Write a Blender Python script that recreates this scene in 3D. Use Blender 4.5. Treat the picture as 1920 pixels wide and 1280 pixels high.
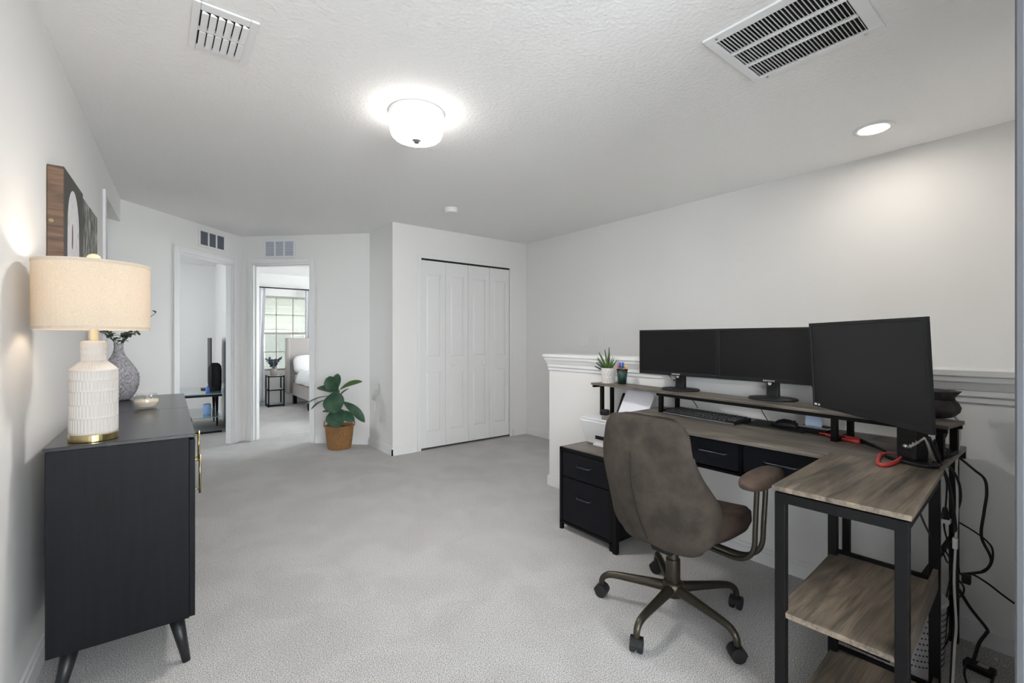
import bpy, bmesh, math, random
from mathutils import Vector, Matrix, Euler
for o in list(bpy.data.objects): bpy.data.objects.remove(o, do_unlink=True)
S = bpy.context.scene; COL = S.collection
PI = math.pi; rad = math.radians
rnd = random.Random(7)

# ---------------------------------------------------------------- camera, world, light, exposure
H = 1.22; TH = rad(38.1); FPX = 856.0
cam_d = bpy.data.cameras.new('camera'); cam = bpy.data.objects.new('camera', cam_d); COL.objects.link(cam)
cam.location = (0, 0, H); cam.rotation_euler = (PI/2, 0, -TH)
cam_d.sensor_width = 36; cam_d.lens = 36*FPX/1920; cam_d.shift_y = -5/1920; cam_d.clip_start = 0.02
S.camera = cam
S.view_settings.view_transform = 'Standard'; S.view_settings.look = 'None'
S.view_settings.gamma = 1; S.view_settings.use_curve_mapping = False
S.view_settings.exposure = 0.90
W = bpy.data.worlds.new('sky'); S.world = W; W.use_nodes = True
bg = W.node_tree.nodes['Background']; bg.inputs[0].default_value = (0.92, 0.955, 1.0, 1); bg.inputs[1].default_value = 12.5

def portal(name, loc, rot, sx, sy):
    l = bpy.data.lights.new(name, 'AREA'); l.shape = 'RECTANGLE'; l.size = sx; l.size_y = sy
    l.cycles.is_portal = True
    o = bpy.data.objects.new(name, l); COL.objects.link(o); o.location = loc; o.rotation_euler = rot
    return o
portal('daylight_portal_rear', (0.45, -2.62, 1.35), (rad(90), 0, 0), 1.6, 1.9)      # light enters along +Y, by the unseen window added for fill
portal('daylight_portal_left', (-.56, -1.10, 1.35), (0, rad(-90), 0), 1.5, 1.2)
portal('daylight_portal_bedroom_side', (5.3, 7.6, 1.35), (0, rad(90), 0), 1.5, 1.9)  # serves the side window added to brighten the bedroom
portal('daylight_portal_bedroom', (1.98, 9.60, 1.32), (rad(-90), 0, 0), 0.95, 1.45)
portal('daylight_portal_study', (-2.05, 7.3, 1.4), (0, rad(-90), 0), 1.2, .9)  # serves the unseen study window added for light

F = (math.sin(TH), math.cos(TH)); R = (math.cos(TH), -math.sin(TH))
def at(px, py, d):
    """world point seen at photograph pixel (px,py) at distance d in front of the camera"""
    u = (px-960)/FPX
    return Vector(((F[0]+u*R[0])*d, (F[1]+u*R[1])*d, H-(py-635)/FPX*d))

# ---------------------------------------------------------------- materials
def lin(c): return tuple(((v/255)/12.92 if v/255 <= .04045 else ((v/255+.055)/1.055)**2.4) for v in c)
MATS = {}
def mat(name, rgb, rough=.5, metal=0., bump=0., bscale=200., var=0., vscale=5., rgb2=None, stretch=(1,1,1), spec=.5, coat=0., detail=4, dist=.002, thr=None):
    if name in MATS: return MATS[name]
    m = bpy.data.materials.new(name); m.use_nodes = True; n = m.node_tree.nodes; l = m.node_tree.links
    b = n['Principled BSDF']; c = lin(rgb)+(1,)
    b.inputs['Base Color'].default_value = c; b.inputs['Roughness'].default_value = rough
    b.inputs['Metallic'].default_value = metal; b.inputs['Specular IOR Level'].default_value = spec
    b.inputs['Coat Weight'].default_value = coat
    tc = n.new('ShaderNodeTexCoord'); mp = n.new('ShaderNodeMapping'); mp.inputs['Scale'].default_value = stretch
    l.new(tc.outputs['Object'], mp.inputs['Vector'])
    if rgb2 is not None:
        t = n.new('ShaderNodeTexNoise'); t.inputs['Scale'].default_value = vscale; t.inputs['Detail'].default_value = detail
        t.inputs['Roughness'].default_value = .6
        l.new(mp.outputs[0], t.inputs['Vector'])
        r = n.new('ShaderNodeValToRGB'); r.color_ramp.elements[0].color = c; r.color_ramp.elements[1].color = lin(rgb2)+(1,)
        a, z = thr or (.35, .65); r.color_ramp.elements[0].position = a; r.color_ramp.elements[1].position = z
        l.new(t.outputs['Fac'], r.inputs[0]); l.new(r.outputs[0], b.inputs['Base Color'])
    if bump:
        t = n.new('ShaderNodeTexNoise'); t.inputs['Scale'].default_value = bscale; t.inputs['Detail'].default_value = 3
        l.new(mp.outputs[0], t.inputs['Vector'])
        bp = n.new('ShaderNodeBump'); bp.inputs['Strength'].default_value = bump; bp.inputs['Distance'].default_value = dist
        l.new(t.outputs['Fac'], bp.inputs['Height']); l.new(bp.outputs[0], b.inputs['Normal'])
    MATS[name] = m; return m
def emis(name, rgb, strength):
    m = bpy.data.materials.new(name); m.use_nodes = True; n = m.node_tree.nodes
    b = n['Principled BSDF']; b.inputs['Base Color'].default_value = lin(rgb)+(1,)
    b.inputs['Emission Color'].default_value = lin(rgb)+(1,); b.inputs['Emission Strength'].default_value = strength
    return m
def wood(name, c1, c2, c3, axis, rough=.45):
    m = bpy.data.materials.new(name); m.use_nodes = True; n = m.node_tree.nodes; l = m.node_tree.links
    b = n['Principled BSDF']; b.inputs['Roughness'].default_value = rough
    tc = n.new('ShaderNodeTexCoord'); mp = n.new('ShaderNodeMapping')
    sc = [9, 9, 9]; sc[axis] = 1.1; mp.inputs['Scale'].default_value = sc
    l.new(tc.outputs['Object'], mp.inputs['Vector'])
    t = n.new('ShaderNodeTexNoise'); t.inputs['Scale'].default_value = 2.2; t.inputs['Detail'].default_value = 8; t.inputs['Roughness'].default_value = .62; t.inputs['Distortion'].default_value = .9
    l.new(mp.outputs[0], t.inputs['Vector'])
    r = n.new('ShaderNodeValToRGB'); e = r.color_ramp.elements
    e[0].color = lin(c1)+(1,); e[0].position = .30; e[1].color = lin(c3)+(1,); e[1].position = .72
    x = e.new(.5); x.color = lin(c2)+(1,)
    l.new(t.outputs['Fac'], r.inputs[0])
    t2 = n.new('ShaderNodeTexNoise'); t2.inputs['Scale'].default_value = 18; t2.inputs['Detail'].default_value = 3
    mp2 = n.new('ShaderNodeMapping'); sc2 = [6, 6, 6]; sc2[axis] = .25; mp2.inputs['Scale'].default_value = sc2
    l.new(tc.outputs['Object'], mp2.inputs['Vector']); l.new(mp2.outputs[0], t2.inputs['Vector'])
    mx = n.new('ShaderNodeMix'); mx.data_type = 'RGBA'; mx.blend_type = 'MULTIPLY'; mx.inputs[0].default_value = .55
    r2 = n.new('ShaderNodeValToRGB'); r2.color_ramp.elements[0].color = (.40, .39, .38, 1); r2.color_ramp.elements[0].position = .33; r2.color_ramp.elements[1].color = (1.2, 1.2, 1.2, 1); r2.color_ramp.elements[1].position = .50
    l.new(t2.outputs['Fac'], r2.inputs[0]); l.new(r.outputs[0], mx.inputs[6]); l.new(r2.outputs[0], mx.inputs[7])
    l.new(mx.outputs[2], b.inputs['Base Color'])
    bp = n.new('ShaderNodeBump'); bp.inputs['Strength'].default_value = .15; bp.inputs['Distance'].default_value = .001
    l.new(t2.outputs['Fac'], bp.inputs['Height']); l.new(bp.outputs[0], b.inputs['Normal'])
    return m

M_wall = mat('wall_paint', (231, 230, 228), .75, bump=.12, bscale=90, dist=.002)
M_ceil = mat('ceiling_paint', (236, 235, 233), .9, bump=.55, bscale=55, dist=.006)
M_trim = mat('trim_paint', (230, 230, 230), .42)
M_door = mat('door_paint', (228, 228, 227), .45)
M_black = mat('black_metal', (10, 10, 11), .5, spec=.2)
M_blackplastic = mat('black_plastic', (25, 26, 28), .45, spec=.3)
M_softblack = mat('soft_black_rubber', (20, 20, 22), .7)
M_whiteplastic = mat('white_plastic', (226, 226, 228), .4)
M_brass = mat('brass', (190, 174, 130), .25, metal=1.)
M_chrome = mat('chrome', (190, 190, 192), .2, metal=1.)
M_dresser = mat('dresser_lacquer', (9, 10, 13), .5, rgb2=(14, 16, 20), vscale=3, stretch=(20, 20, 1.2), bump=.05, bscale=40, spec=.2)
M_dtop = mat('dresser_top', (28, 30, 34), .24, spec=.55)
M_woodY = wood('grey_oak_lengthwise', (72, 67, 62), (104, 97, 89), (128, 119, 108), 1)
M_woodX = wood('grey_oak_crosswise', (62, 56, 49), (100, 91, 80), (132, 118, 102), 0)
M_drawer = mat('black_fabric_drawer', (19, 20, 25), .85, spec=.2, bump=.3, bscale=900, dist=.0006)
M_suede = mat('taupe_suede', (56, 51, 46), .9, spec=.2, rgb2=(76, 69, 62), vscale=9, bump=.25, bscale=400, dist=.001, detail=6)
M_seatbrown = mat('brown_suede_worn', (52, 45, 41), .8, spec=.25, rgb2=(76, 63, 55), vscale=9, bump=.25, bscale=300, dist=.001)  # lighter blotches put the seat's highlights into the colour
M_bronze = mat('bronze_metal', (68, 64, 55), .36, metal=.7)
M_screen = mat('dark_screen', (24, 24, 25), .28, spec=.28)
M_leaf = mat('ficus_leaf', (38, 70, 52), .42, rgb2=(64, 96, 72), vscale=12)
M_leaf2 = mat('ficus_leaf_light', (78, 108, 48), .45, rgb2=(58, 90, 44), vscale=12)
M_stem = mat('plant_stem', (84, 78, 52), .7)
M_glass = bpy.data.materials.new('clear_glass'); M_glass.use_nodes = True
_g = M_glass.node_tree.nodes['Principled BSDF']; _g.inputs['Transmission Weight'].default_value = 1; _g.inputs['Roughness'].default_value = .03; _g.inputs['IOR'].default_value = 1.45
# thin window glass: mostly clear with a light gloss
M_pane = bpy.data.materials.new('window_glass'); M_pane.use_nodes = True
_n = M_pane.node_tree.nodes; _l = M_pane.node_tree.links; _n.remove(_n['Principled BSDF'])
_t = _n.new('ShaderNodeBsdfTransparent'); _gl = _n.new('ShaderNodeBsdfGlossy'); _gl.inputs['Roughness'].default_value = .02
_mx = _n.new('ShaderNodeMixShader'); _mx.inputs[0].default_value = .06; _t.inputs['Color'].default_value = (.97, .98, .98, 1)
_l.new(_t.outputs[0], _mx.inputs[1]); _l.new(_gl.outputs[0], _mx.inputs[2]); _l.new(_mx.outputs[0], _n['Material Output'].inputs[0])
M_pane_dim = M_pane.copy(); M_pane_dim.name = 'tinted_screened_glass'  # glass greyed only to dim the bright outdoors
for _q in M_pane_dim.node_tree.nodes:
    if _q.type == 'BSDF_TRANSPARENT': _q.inputs['Color'].default_value = (.36, .365, .355, 1)
# carpet: speckled pile
M_carpet = bpy.data.materials.new('carpet'); M_carpet.use_nodes = True
n = M_carpet.node_tree.nodes; l = M_carpet.node_tree.links; b = n['Principled BSDF']; b.inputs['Roughness'].default_value = 1; b.inputs['Specular IOR Level'].default_value = .05
tc = n.new('ShaderNodeTexCoord')
t1 = n.new('ShaderNodeTexNoise'); t1.inputs['Scale'].default_value = 250; t1.inputs['Detail'].default_value = 4; t1.inputs['Roughness'].default_value = .75
t2 = n.new('ShaderNodeTexNoise'); t2.inputs['Scale'].default_value = 3.2; t2.inputs['Detail'].default_value = 4; t2.inputs['Distortion'].default_value = .8
for t in (t1, t2): l.new(tc.outputs['Object'], t.inputs['Vector'])
r1 = n.new('ShaderNodeValToRGB'); r1.color_ramp.elements[0].color = lin((96, 94, 93))+(1,); r1.color_ramp.elements[0].position = .37
r1.color_ramp.elements[1].color = lin((240, 238, 237))+(1,); r1.color_ramp.elements[1].position = .57
r2 = n.new('ShaderNodeValToRGB'); r2.color_ramp.elements[0].color = (.92, .915, .91, 1); r2.color_ramp.elements[0].position = .4; r2.color_ramp.elements[1].color = (1, 1, 1, 1); r2.color_ramp.elements[1].position = .6
mx = n.new('ShaderNodeMix'); mx.data_type = 'RGBA'; mx.blend_type = 'MULTIPLY'; mx.inputs[0].default_value = 1
l.new(t1.outputs['Fac'], r1.inputs[0]); l.new(t2.outputs['Fac'], r2.inputs[0]); l.new(r1.outputs[0], mx.inputs[6]); l.new(r2.outputs[0], mx.inputs[7]); l.new(mx.outputs[2], b.inputs['Base Color'])
bp = n.new('ShaderNodeBump'); bp.inputs['Strength'].default_value = .8; bp.inputs['Distance'].default_value = .007
l.new(t1.outputs['Fac'], bp.inputs['Height']); l.new(bp.outputs[0], b.inputs['Normal'])

# ---------------------------------------------------------------- mesh helpers
class MB:
    def __init__(s): s.bm = bmesh.new()
    def box(s, x0, y0, z0, x1, y1, z1, M=None):
        v = [s.bm.verts.new((M @ Vector(p)) if M else p) for p in ((x0,y0,z0),(x1,y0,z0),(x1,y1,z0),(x0,y1,z0),(x0,y0,z1),(x1,y0,z1),(x1,y1,z1),(x0,y1,z1))]
        for f in ((3,2,1,0),(4,5,6,7),(0,1,5,4),(1,2,6,5),(2,3,7,6),(3,0,4,7)): s.bm.faces.new([v[i] for i in f])
        return s
    def hexa(s, lo, hi):
        v = [s.bm.verts.new(p) for p in list(lo)+list(hi)]
        for f in ((3,2,1,0),(4,5,6,7),(0,1,5,4),(1,2,6,5),(2,3,7,6),(3,0,4,7)): s.bm.faces.new([v[i] for i in f])
        return s
    def frust(s, a, b, z0, z1):   # a,b = (x0,y0,x1,y1) at z0 / z1
        return s.hexa([(a[0],a[1],z0),(a[2],a[1],z0),(a[2],a[3],z0),(a[0],a[3],z0)], [(b[0],b[1],z1),(b[2],b[1],z1),(b[2],b[3],z1),(b[0],b[3],z1)])
    def rings(s, rings, cap=True, closed=True):
        R_ = [[s.bm.verts.new(p) for p in r] for r in rings]; n = len(R_[0])
        for a, b in zip(R_, R_[1:]):
            for i in range(n if closed else n-1):
                j = (i+1) % n; s.bm.faces.new((a[i], a[j], b[j], b[i]))
        if cap and closed: s.bm.faces.new(R_[0][::-1]); s.bm.faces.new(R_[-1])
        return s
    def cyl(s, p0, p1, r0, r1=None, seg=16, cap=True):
        r1 = r0 if r1 is None else r1; p0 = Vector(p0); p1 = Vector(p1); d = (p1-p0).normalized()
        a = d.orthogonal().normalized(); b = d.cross(a)
        return s.rings([[p+r*(math.cos(2*PI*i/seg)*a+math.sin(2*PI*i/seg)*b) for i in range(seg)] for p, r in ((p0, r0), (p1, r1))], cap)
    def tube(s, pts, r, seg=8, smooth=0, rs=None):
        P = [Vector(p) for p in pts]; rs = rs or [r]*len(P)
        if smooth:
            Q = []; QR = []
            for i in range(len(P)-1):
                p0, p1, p2, p3 = P[max(i-1, 0)], P[i], P[i+1], P[min(i+2, len(P)-1)]
                for k in range(smooth):
                    t = k/smooth
                    Q.append(.5*((2*p1)+(-p0+p2)*t+(2*p0-5*p1+4*p2-p3)*t*t+(-p0+3*p1-3*p2+p3)*t**3)); QR.append(rs[i]*(1-t)+rs[i+1]*t)
            Q.append(P[-1]); QR.append(rs[-1]); P = Q; rs = QR
        out = []; a = None
        for i, p in enumerate(P):
            d = (P[min(i+1, len(P)-1)]-P[max(i-1, 0)])
            d = d.normalized() if d.length > 1e-9 else Vector((0, 0, 1))
            a = d.orthogonal().normalized() if a is None else (a-d*a.dot(d))
            a = a.normalized() if a.length > 1e-6 else d.orthogonal().normalized()
            b = d.cross(a)
            out.append([p+rs[i]*(math.cos(2*PI*k/seg)*a+math.sin(2*PI*k/seg)*b) for k in range(seg)])
        return s.rings(out)
    def lathe(s, prof, c=(0, 0, 0), seg=32, cap=True, fn=None):
        rr = []
        for (r, z) in prof:
            ring = []
            for i in range(seg):
                a = 2*PI*i/seg; q = r+(fn(a, z) if fn else 0)
                ring.append((c[0]+q*math.cos(a), c[1]+q*math.sin(a), c[2]+z))
            rr.append(ring)
        return s.rings(rr, cap)
    def ball(s, c, rx, ry=None, rz=None, seg=16, n=2.0, M=None):
        ry = ry or rx; rz = rz or rx; c = Vector(c); rings = []
        def sg(v, e): return math.copysign(abs(v)**e, v)
        e = 2/n
        for j in range(1, seg):
            ph = -PI/2+PI*j/seg; ring = []
            for i in range(2*seg):
                t = 2*PI*i/(2*seg)
                q = Vector((rx*sg(math.cos(ph), e)*sg(math.cos(t), e), ry*sg(math.cos(ph), e)*sg(math.sin(t), e), rz*sg(math.sin(ph), e)))
                ring.append(c+((M @ q) if M else q))
            rings.append(ring)
        return s.rings(rings)
    def poly(s, pts, depth=None):  # flat polygon, optional extrusion vector
        a = [s.bm.verts.new(p) for p in pts]
        if depth is None: s.bm.faces.new(a); return s
        d = Vector(depth); b = [s.bm.verts.new(Vector(p)+d) for p in pts]
        s.bm.faces.new(a[::-1]); s.bm.faces.new(b)
        for i in range(len(a)): j = (i+1) % len(a); s.bm.faces.new((a[i], a[j], b[j], b[i]))
        return s
def root_inv(o):
    while o.parent: o = o.parent
    return (Matrix.Translation(o.location) @ o.rotation_euler.to_matrix().to_4x4()).inverted()
def obj(name, mb, m, parent=None, smooth=False, bevel=0., local=False, solid=0., sub=0, label=None, bseg=2):
    me = bpy.data.meshes.new(name)
    if parent and not local: mb.bm.transform(root_inv(parent))
    bmesh.ops.recalc_face_normals(mb.bm, faces=mb.bm.faces); mb.bm.to_mesh(me); mb.bm.free()
    me.materials.append(m); o = bpy.data.objects.new(name, me); COL.objects.link(o)
    if parent: o.parent = parent
    if smooth:
        for p in me.polygons: p.use_smooth = True
    if solid: q = o.modifiers.new('solid', 'SOLIDIFY'); q.thickness = solid; q.offset = 0
    if bevel: q = o.modifiers.new('bevel', 'BEVEL'); q.width = bevel; q.segments = bseg; q.limit_method = 'ANGLE'; q.angle_limit = rad(40)
    if sub: q = o.modifiers.new('sub', 'SUBSURF'); q.levels = sub; q.render_levels = sub
    if smooth == 'angle':
        for p in me.polygons: p.use_smooth = False
    if label: o['label'] = label
    return o
def thing(name, label, cat, loc=(0, 0, 0), rz=0., group=None):
    o = bpy.data.objects.new(name, None); o.empty_display_size = .1; COL.objects.link(o)
    o.location = loc; o.rotation_euler = (0, 0, rz); o['label'] = label; o['category'] = cat
    if group: o['group'] = group
    return o
def tag(o, label, cat, group=None):
    o['label'] = label; o['category'] = cat
    if group: o['group'] = group
    return o
def struct(name, mb, m, label=None, parent=None, **k):
    o = obj(name, mb, m, parent, **k)
    if not parent:
        o['kind'] = 'structure'
        if label: o['label'] = label
    return o
def frame2(P, D):   # matrix mapping local (s along D, t to the left of D, z) to the world
    D = Vector((D[0], D[1], 0)).normalized(); N = Vector((-D.y, D.x, 0))
    return Matrix(((D.x, N.x, 0, P[0]), (D.y, N.y, 0, P[1]), (0, 0, 1, 0), (0, 0, 0, 1)))
def wallmesh(M, length, h, t0, t1, openings, z0=0., s0=0.):
    mb = MB(); s = s0
    for (a, b, zb, zt) in sorted(openings):
        if a > s: mb.box(s, t0, z0, a, t1, h, M)
        if zb > z0: mb.box(a, t0, z0, b, t1, zb, M)
        if zt < h: mb.box(a, t0, zt, b, t1, h, M)
        s = b
    if s < length: mb.box(s, t0, z0, length, t1, h, M)
    return mb

# ---------------------------------------------------------------- room shell
CH = 2.44
# floor, with the stairwell left open
f = MB()
for (x0, y0, x1, y1) in ((-3.2, -2.7, 2.72, 2.86), (-3.2, 2.86, 3.9, 5.0), (-3.2, 5.0, 5.2, 9.7)): f.box(x0, y0, -.12, x1, y1, 0)
f.box(2.72, -.2, -2.9, 3.9, 2.86, -2.8)
struct('floor', f, M_carpet, 'light grey cut pile carpet')
# stair flight inside the well, going down towards the camera side
for k in range(9):
    st = MB().box(2.73, 2.86-.27*(k+1)+.0, -.19*(k+1)-.12, 3.77, 2.86-.27*k, -.19*(k+1))
    o = struct('trim_%d' % (40+k), st, M_carpet, 'carpeted stair step going down behind the low wall')
struct('ceiling', MB().box(-3.2, -2.7, CH, 5.2, 9.7, CH+.1), M_ceil, 'flat ceiling with orange peel texture')
struct('wall_right', MB().box(3.78, -.2, -2.8, 3.9, 5.28, CH), M_wall, 'long white wall behind the stairwell')
CX0, CX1, DZ = 2.285, 3.502, 2.10
Mx = frame2((1.96, 4.52), (1, 0))
struct('wall_closet', wallmesh(Mx, 1.82, CH, 0, .10, [(CX0-1.96, CX1-1.96, 0, DZ)]), M_wall, 'white wall holding the closet doors')
struct('wall_closet_side', MB().box(1.96, 4.62, 0, 2.06, 5.165, CH), M_wall, 'short side of the closet box')
cl = MB().box(2.06, 5.2, 0, 3.9, 5.28, CH); struct('wall_closet_back', cl, M_wall)
PC = (0.825, 6.30); A = (-.70711, -.70711); B = (.70711, -.70711)
MA = frame2(PC, A); MBm = frame2(PC, B)      # A: room side is t>0 ; B: room side is t<0
LH = 2.095
struct('wall_study_door', wallmesh(MA, 2.6, CH, -.085, 0, [(.135, .895, 0, LH), (1.62, 2.35, 0, 2.06)]), M_wall, 'angled wall with the study doorway')
struct('wall_bedroom_door', wallmesh(MBm, 1.605, CH, 0, .11, [(.135, .877, 0, LH+.02)], s0=0), M_wall, 'angled wall with the bedroom doorway')
LP = Vector((-0.343, 2.359)); LD = Vector((.0384, .99926)); ML = frame2(LP, LD)    # t>0 is behind the wall
sW = 2.865   # distance along to the corner at (-.233, 5.223)
struct('wall_left', wallmesh(ML, sW+.02, CH, 0, .12, [(-4.06, -2.86, .6, 2.1), (1.86, sW+.02, 0, 2.24)], s0=-5.1), M_wall, 'long white wall beside the dark dresser')
# enclosure of the hall behind the left opening and the outer rooms
struct('wall_hall', MB().box(-1.75, 3.0, 0, -1.65, 4.2, CH).box(-1.75, 3.0, 0, -.45, 3.1, CH), M_wall)
struct('wall_study_left', wallmesh(frame2((-2.0, 4.2), (0, 1)), 5.1, CH, 0, .1, [(2.65, 3.55, .8, 2.0)]), M_wall)
struct('wall_study_front', MB().box(-2.0, 4.2, 0, -1.2, 4.3, CH), M_wall)
struct('wall_study_back', MB().box(-2.1, 9.12, 0, .86, 9.22, CH), M_wall, 'far white wall of the study')
struct('wall_between_rooms', MB().box(.81, 6.42, 0, .92, 9.56, CH), M_wall, 'dividing wall between study and bedroom')
BW = 9.55
struct('wall_bedroom_back', wallmesh(frame2((.92, BW), (1, 0)), 4.2, CH, 0, .1, [(.62, 1.50, .62, 2.03)]), M_wall, 'bedroom wall with the window')
struct('wall_bedroom_right', wallmesh(frame2((5.2, 5.2), (0, 1)), 4.45, CH, 0, .1, [(1.5, 3.4, .6, 2.1)]).box(3.7, 5.2, 0, 5.2, 5.28, CH), M_wall)
# walls around the camera
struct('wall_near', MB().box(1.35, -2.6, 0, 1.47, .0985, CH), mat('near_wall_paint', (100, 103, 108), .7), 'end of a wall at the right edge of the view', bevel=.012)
struct('wall_near_return', MB().box(1.47, -.02, -2.8, 3.9, .090, CH), M_wall)
struct('wall_rear', wallmesh(frame2((-.7, -2.6), (1, 0)), 2.2, CH, -.1, 0, [(.35, 1.95, .4, 2.3)]), M_wall)
# low wall along the stairwell with its moulded cap
HX, HY = 2.605, 2.815
struct('wall_half', MB().box(HX, .09, 0, 2.72, HY, 1.0).box(HX+.01, .09, -2.8, 2.72, HY+.04, -.0), M_wall, 'low wall guarding the stairwell')
cp = MB()
cp.box(HX-.052, .09, 1.070, 2.72+.052, HY+.030, 1.094)
for (o0, z0, o1, z1) in ((.010,.962,.010,.984), (.010,.984,.022,.990), (.014,.990,.016,1.012), (.018,1.012,.036,1.046), (.040,1.046,.044,1.070)):
    a = (HX-o0, .09, 2.72+o0, HY+o0*.6); b_ = (HX-o1, .09, 2.72+o1, HY+o1*.6); cp.frust(a, b_, z0, z1)
struct('trim_1', cp, M_trim, 'moulded white cap on the low wall', bevel=.002)
# baseboards
def base(M, s0, s1, side, h=.085, t=.013):
    mb = MB()
    lo, hi = (0, t) if side > 0 else (-t, 0)
    mb.box(s0, lo, 0, s1, hi, h-.02, M)
    lo2, hi2 = (0, t*.6) if side > 0 else (-t*.6, 0)
    mb.box(s0, lo2, h-.02, s1, hi2, h, M); return mb
I = Matrix.Identity(4)
struct('baseboard_half_wall', base(frame2((HX, .09), (0, 1)), 0, HY-.09+.013, 1).box(HX, HY, 0, 2.72, HY+.013, .065), M_trim)
struct('baseboard_right', base(frame2((3.78, 2.86), (0, 1)), 0, 1.66, 1), M_trim)
struct('baseboard_closet', base(Mx, -.013, CX0-1.96-.055, -1), M_trim)
struct('baseboard_closet_right', base(Mx, CX1-1.96+.055, 1.807, -1), M_trim)
struct('baseboard_closet_side', base(frame2((1.96, 4.507), (0, 1)), 0, .655, 1), M_trim)
struct('baseboard_bedroom_door', base(MBm, .94, 1.59, -1), M_trim)
struct('baseboard_study_door', base(MA, .96, 1.49, 1), M_trim)
struct('baseboard_left', base(ML, -4.9, 1.84, -1), M_trim)
struct('baseboard_bedroom_back', base(frame2((.92, BW), (1, 0)), 0, 4.1, -1), M_trim)
struct('baseboard_study_back', base(frame2((-2, 9.12), (1, 0)), 0, 2.8, -1), M_trim)
# door casings and jambs
def casing(name, M, s0, s1, top, room, depth, w=.062, jamb=True, label=None):
    mb = MB(); t = .014
    a, b_ = (0, t) if room > 0 else (-t, 0)
    mb.box(s0-w, a, 0, s0, b_, top+w, M); mb.box(s1, a, 0, s1+w, b_, top+w, M); mb.box(s0, a, top, s1, b_, top+w, M)
    a2, b2 = (0, t*.55) if room > 0 else (-t*.55, 0)
    j0, j1 = (-depth, 0) if room > 0 else (0, depth)
    if jamb:
        mb.box(s0, j0, 0, s0+.016, j1, top, M); mb.box(s1-.016, j0, 0, s1, j1, top, M); mb.box(s0, j0, top-.016, s1, j1, top, M)
        m0, m1 = j0+.04, j0+.075
        mb.box(s0+.016, m0, 0, s0+.028, m1, top, M); mb.box(s1-.028, m0, 0, s1-.016, m1, top, M); mb.box(s0+.016, m0, top-.028, s1-.016, m1, top-.016, M)
    return struct(name, mb, M_trim, label, bevel=.003)
casing('trim_2', MA, .135, .895, LH, 1, .085, label='white casing of the study doorway')
casing('trim_3', MBm, .135, .877, LH+.02, -1, .11, w=.055, label='white casing of the bedroom doorway')
casing('trim_4', MA, 1.62, 2.35, 2.06, 1, .11, label='white casing of the hall door')
struct('door_5', MB().box(1.64, -.08, .01, 2.33, -.045, 2.04, MA), M_door, 'closed white hall door')
struct('trim_5', MB().box(1.80, -.014, 0, 1.86, .0, 2.24, ML), M_trim, 'white edge of the hall opening')
# closet casing and bifold doors
mb = MB()
for (a, b_) in ((CX0-.045, CX0), (CX1, CX1+.045)): mb.box(a, 4.508, 0, b_, 4.62, DZ+.0)
mb.box(CX0-.045, 4.508, DZ, CX1+.045, 4.62, DZ+.045)
struct('trim_6', mb, M_trim, 'narrow white frame around the closet doors', bevel=.003)
struct('trim_7', MB().box(CX0, 4.516, DZ-.014, CX1, 4.56, DZ), M_softblack, 'dark track above the closet doors')
lw = (CX1-CX0-.010)/4
def leaf_mesh(x0, x1):
    """one bifold leaf: slab with two moulded raised panels"""
    mb = MB(); y = 4.522; z0, z1 = .024, DZ-.020; st = .062
    rows = ((.20, .86), (1.02, 1.93))
    mb.box(x0, y+.004, z0, x1, y+.036, z1)
    xs = (x0, x0+st, x1-st, x1)
    mb.box(xs[0], y-.004, z0, xs[1], y+.004, z1); mb.box(xs[2], y-.004, z0, xs[3], y+.004, z1)
    zz = [z0]+[v for r_ in rows for v in r_]+[z1]
    for k in (0, 2, 4): mb.box(xs[1], y-.004, zz[k], xs[2], y+.004, zz[k+1])
    for (a, c) in rows:
        g = .004; e = .02
        lo = [(xs[1]+g, y+.004, a+g), (xs[2]-g, y+.004, a+g), (xs[2]-g, y+.004, c-g), (xs[1]+g, y+.004, c-g)]
        hi = [(xs[1]+e, y-.003, a+e), (xs[2]-e, y-.003, a+e), (xs[2]-e, y-.003, c-e), (xs[1]+e, y-.003, c-e)]
        mb.hexa(lo, hi)
    return mb
for k in range(2):
    x0 = CX0+.003+k*2*(lw)+k*.004
    d = struct('door_%d' % (1+k), leaf_mesh(x0, x0+lw-.0015), M_door, ['left', 'right'][k]+' white panelled bifold closet door', bevel=.0015)
    d2 = obj('door_leaf', leaf_mesh(x0+lw+.0015, x0+2*lw-.001), M_door, d, bevel=.0015)
    kx = x0+lw+.075+.02 if k == 0 else x0+lw-.095-.0
    obj('door_knob', MB().cyl((kx, 4.518, .93), (kx, 4.502, .93), .008).ball((kx, 4.495, .93), .017, .011, .017), M_trim, d, smooth=True)

# ---------------------------------------------------------------- bedroom and study windows with the outside
M_vinyl_backlit = mat('window_vinyl', (168, 166, 156), .5)  # white vinyl greyed, its backlit shade put into the colour
def window(n, M, s0, s1, z0, z1, cols, rows, t=.05, gm=None):
    mb = MB(); w = .035
    for (a, b_, c, d_) in ((s0, s0+w, z0, z1), (s1-w, s1, z0, z1), (s0, s1, z0, z0+w), (s0, s1, z1-w, z1), (s0, s1, (z0+z1)/2-.02, (z0+z1)/2+.02)): mb.box(a, t, c, b_, t+.04, d_, M)
    o = struct('window_%d' % n, mb, M_vinyl_backlit, 'white framed sash window with grilles')
    g = MB()
    for i in range(1, cols): x = s0+(s1-s0)*i/cols; g.box(x-.008, t+.012, z0+w, x+.008, t+.028, z1-w, M)
    for j in range(1, rows): z = z0+(z1-z0)*j/rows; g.box(s0+w, t+.012, z-.008, s1-w, t+.028, z+.008, M)
    obj('grille', g, M_vinyl_backlit, o)
    obj('pane', MB().box(s0+w, t+.018, z0+w, s1-w, t+.022, z1-w, M), gm or M_pane, o)
    si = MB().box(s0-.03, -.03, z0-.025, s1+.03, t, z0, M); obj('sill', si, M_trim, o)
    return o
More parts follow.
